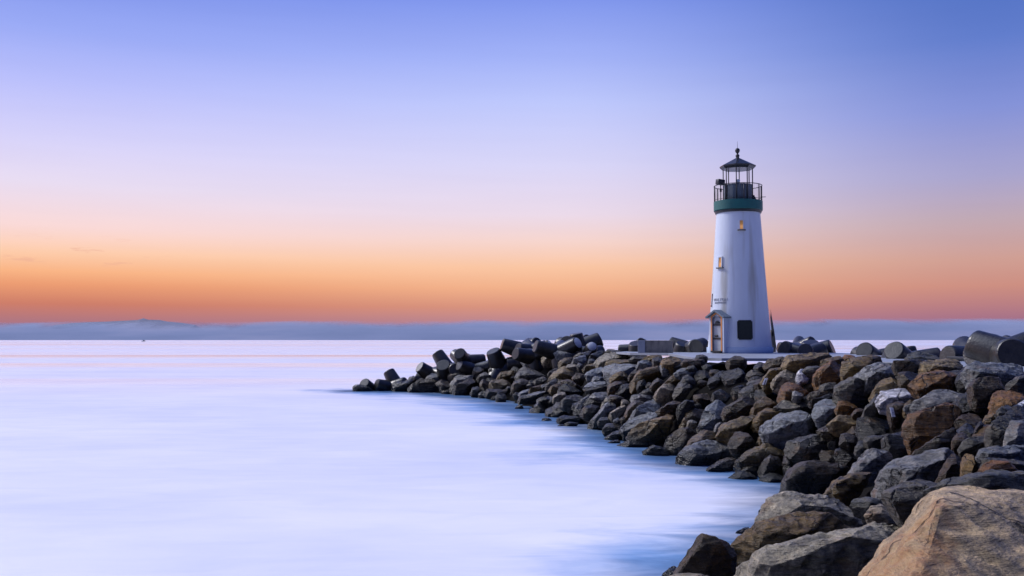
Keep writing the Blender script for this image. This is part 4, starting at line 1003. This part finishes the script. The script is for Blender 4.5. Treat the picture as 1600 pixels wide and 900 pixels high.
for r in RK:
    if r['label']:
        lab = r['label']
    else:
        cand = sorted(HERO, key=lambda h: math.hypot(h['c'][0] - r['c'][0], 1.5 * (h['c'][1] - r['c'][1])))
        for h in cand[:6]:
            dx, dy = r['c'][0] - h['c'][0], r['c'][1] - h['c'][1]
            rel = ('right of' if dx > 0 else 'left of') if abs(dx) > 1.3 * abs(dy) else ('below' if dy > 0 else 'above')
            sw = shape_word(r)
            lab = f"{sw[0]} {sw[1]} {CNAME[r['code']]} rock {rel} the {shorten(h['label'])}"
            if len(lab.split()) > 16: lab = f"{sw[0]} {CNAME[r['code']]} rock {rel} the {shorten(h['label'], 5)}"
            if lab not in used: break
    used.add(lab)
    tag(r['o'], lab, 'boulder', 'boulders of the breakwater slope')

# stones wedged in the gaps between the traced boulders
fill = 0; rngf = random.Random(5); tries = 0
occ = [(r['c'], r['wh'], r['d']) for r in RK]
while fill < 94 and tries < 4000:
    tries += 1
    px = rngf.uniform(640, 1600); py = rngf.uniform(556, 770)
    d = hit(px, py)
    if d is None: continue
    p = P(px, py, d)
    if p.z < 0.05 or not inside(p.x, p.y, INN) or d < 12: continue
    # keep to gaps: distance to the nearest boulder centre relative to its size
    g = min(math.hypot((px - c[0]) * dd / F / wh[0], (py - c[1]) * dd / F / wh[1]) for c, wh, dd in occ)
    if g < .46: continue
    sp = rngf.uniform(.24, .6) * F / d
    n = 8; pts = []
    asp = rngf.uniform(.6, .95); rot = rngf.uniform(0, 6)
    for k in range(n):
        a = 2 * math.pi * k / n + rot + rngf.uniform(-.2, .2)
        pts.append((px + sp * math.cos(a) * rngf.uniform(.8, 1.1), py + sp * asp * math.sin(a) * rngf.uniform(.75, 1.1)))
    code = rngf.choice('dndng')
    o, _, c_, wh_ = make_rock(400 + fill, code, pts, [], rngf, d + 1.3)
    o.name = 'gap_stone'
    slab = 'dark stone wedged deep in a gap between the bigger boulders'
    for h in sorted(HERO, key=lambda h: math.hypot(h['c'][0] - px, 1.5 * (h['c'][1] - py)))[:5]:
        dx, dy = px - h['c'][0], py - h['c'][1]
        rel = ('right of' if dx > 0 else 'left of') if abs(dx) > 1.3 * abs(dy) else ('below' if dy > 0 else 'above')
        for q in (('dark', 'brown', 'grey')['dng'.index(code)],):
            slab = f"{q} stone wedged in a gap {rel} the {shorten(h['label'], 6)}"
        if slab not in used and len(slab.split()) <= 16: break
        slab = f"{q} stone wedged deeper in a gap {rel} the {shorten(h['label'], 6)}"
        if slab not in used and len(slab.split()) <= 16: break
    used.add(slab)
    tag(o, slab, 'stone', 'stones wedged between the boulders')
    occ.append((c_, wh_, d)); fill += 1
print('ROCKS', len(RK), 'FILL', fill, 'depths', round(min(r['d'] for r in RK)), round(max(r['d'] for r in RK)))

# ------------------------------------------------------------------ white signs among the rocks
t0 = P(1394.5, 645, 0.1); 
rs = [r for r in RK if r['label'].startswith('upright brown rock carrying')][0]; ds = rs['d'] - 0.45
def sign(px, py, d, w, h, tilt, label, yaw=0.0):
    bpy.context.view_layer.update()
    dr_ = ray(px, py).normalized(); hit_, loc_, *_r = bpy.context.scene.ray_cast(bpy.context.evaluated_depsgraph_get(), Vector((0, 0, CAMZ)), dr_)
    p_ = (loc_ - dr_ * .12) if hit_ else P(px, py, d)
    e = empty('small_sign', p_); tag(e, label, 'sign')
    Mr = Matrix.Rotation(R(tilt), 3, 'Y')
    bm = bmesh.new(); box(bm, (0, 0, 0), (w, .02, h), bev=.004); 
    for v in bm.verts: v.co.x += math.tan(R(tilt)) * -v.co.z
    link('panel', bm, M_sign, e, smooth=False)
    return e
e = sign(1394.5, 644.2, ds, 5.6 * ds / F, 14.5 * ds / F, 13, 'small white numbered sign fixed to the upright brown rock at right')
k = ds / F
for txt, dx, dz, sz in (('1', .1, 2.6, 2.6), ('16', .3, -.4, 2.6), ('1  M', 1.0, -3.2, 2.6)):
    cu = bpy.data.curves.new('digits', 'FONT'); cu.body = txt; cu.size = sz * k * 1.25; cu.align_x = 'CENTER'; cu.align_y = 'CENTER'; cu.extrude = .002
    ob = bpy.data.objects.new('digits', cu); C.objects.link(ob)
    me = bpy.data.meshes.new_from_object(ob.evaluated_get(bpy.context.evaluated_depsgraph_get())); bpy.data.objects.remove(ob)
    me.materials.clear(); me.materials.append(M_ink)
    for v in me.vertices: v.co = (v.co.x, -.014 + v.co.z * -1, v.co.y)
    o = bpy.data.objects.new('digits', me); C.objects.link(o); o.parent = e; o.location = ((dx) * k, 0, dz * k)
d2 = [r for r in RK if r['label'].startswith('round pale grey boulder beside')][0]['d'] - .5
e = sign(1195.5, 596, d2, 5.2 * d2 / F, 10.5 * d2 / F, -22, 'small slanted white placard between rocks below the lighthouse plaque')
bm = bmesh.new(); box(bm, (.012, -.013, -.05), (.035, .006, .2)); 
for v in bm.verts: v.co.x += math.tan(R(-22)) * -v.co.z
link('mark', bm, M_ink, e, smooth=False)
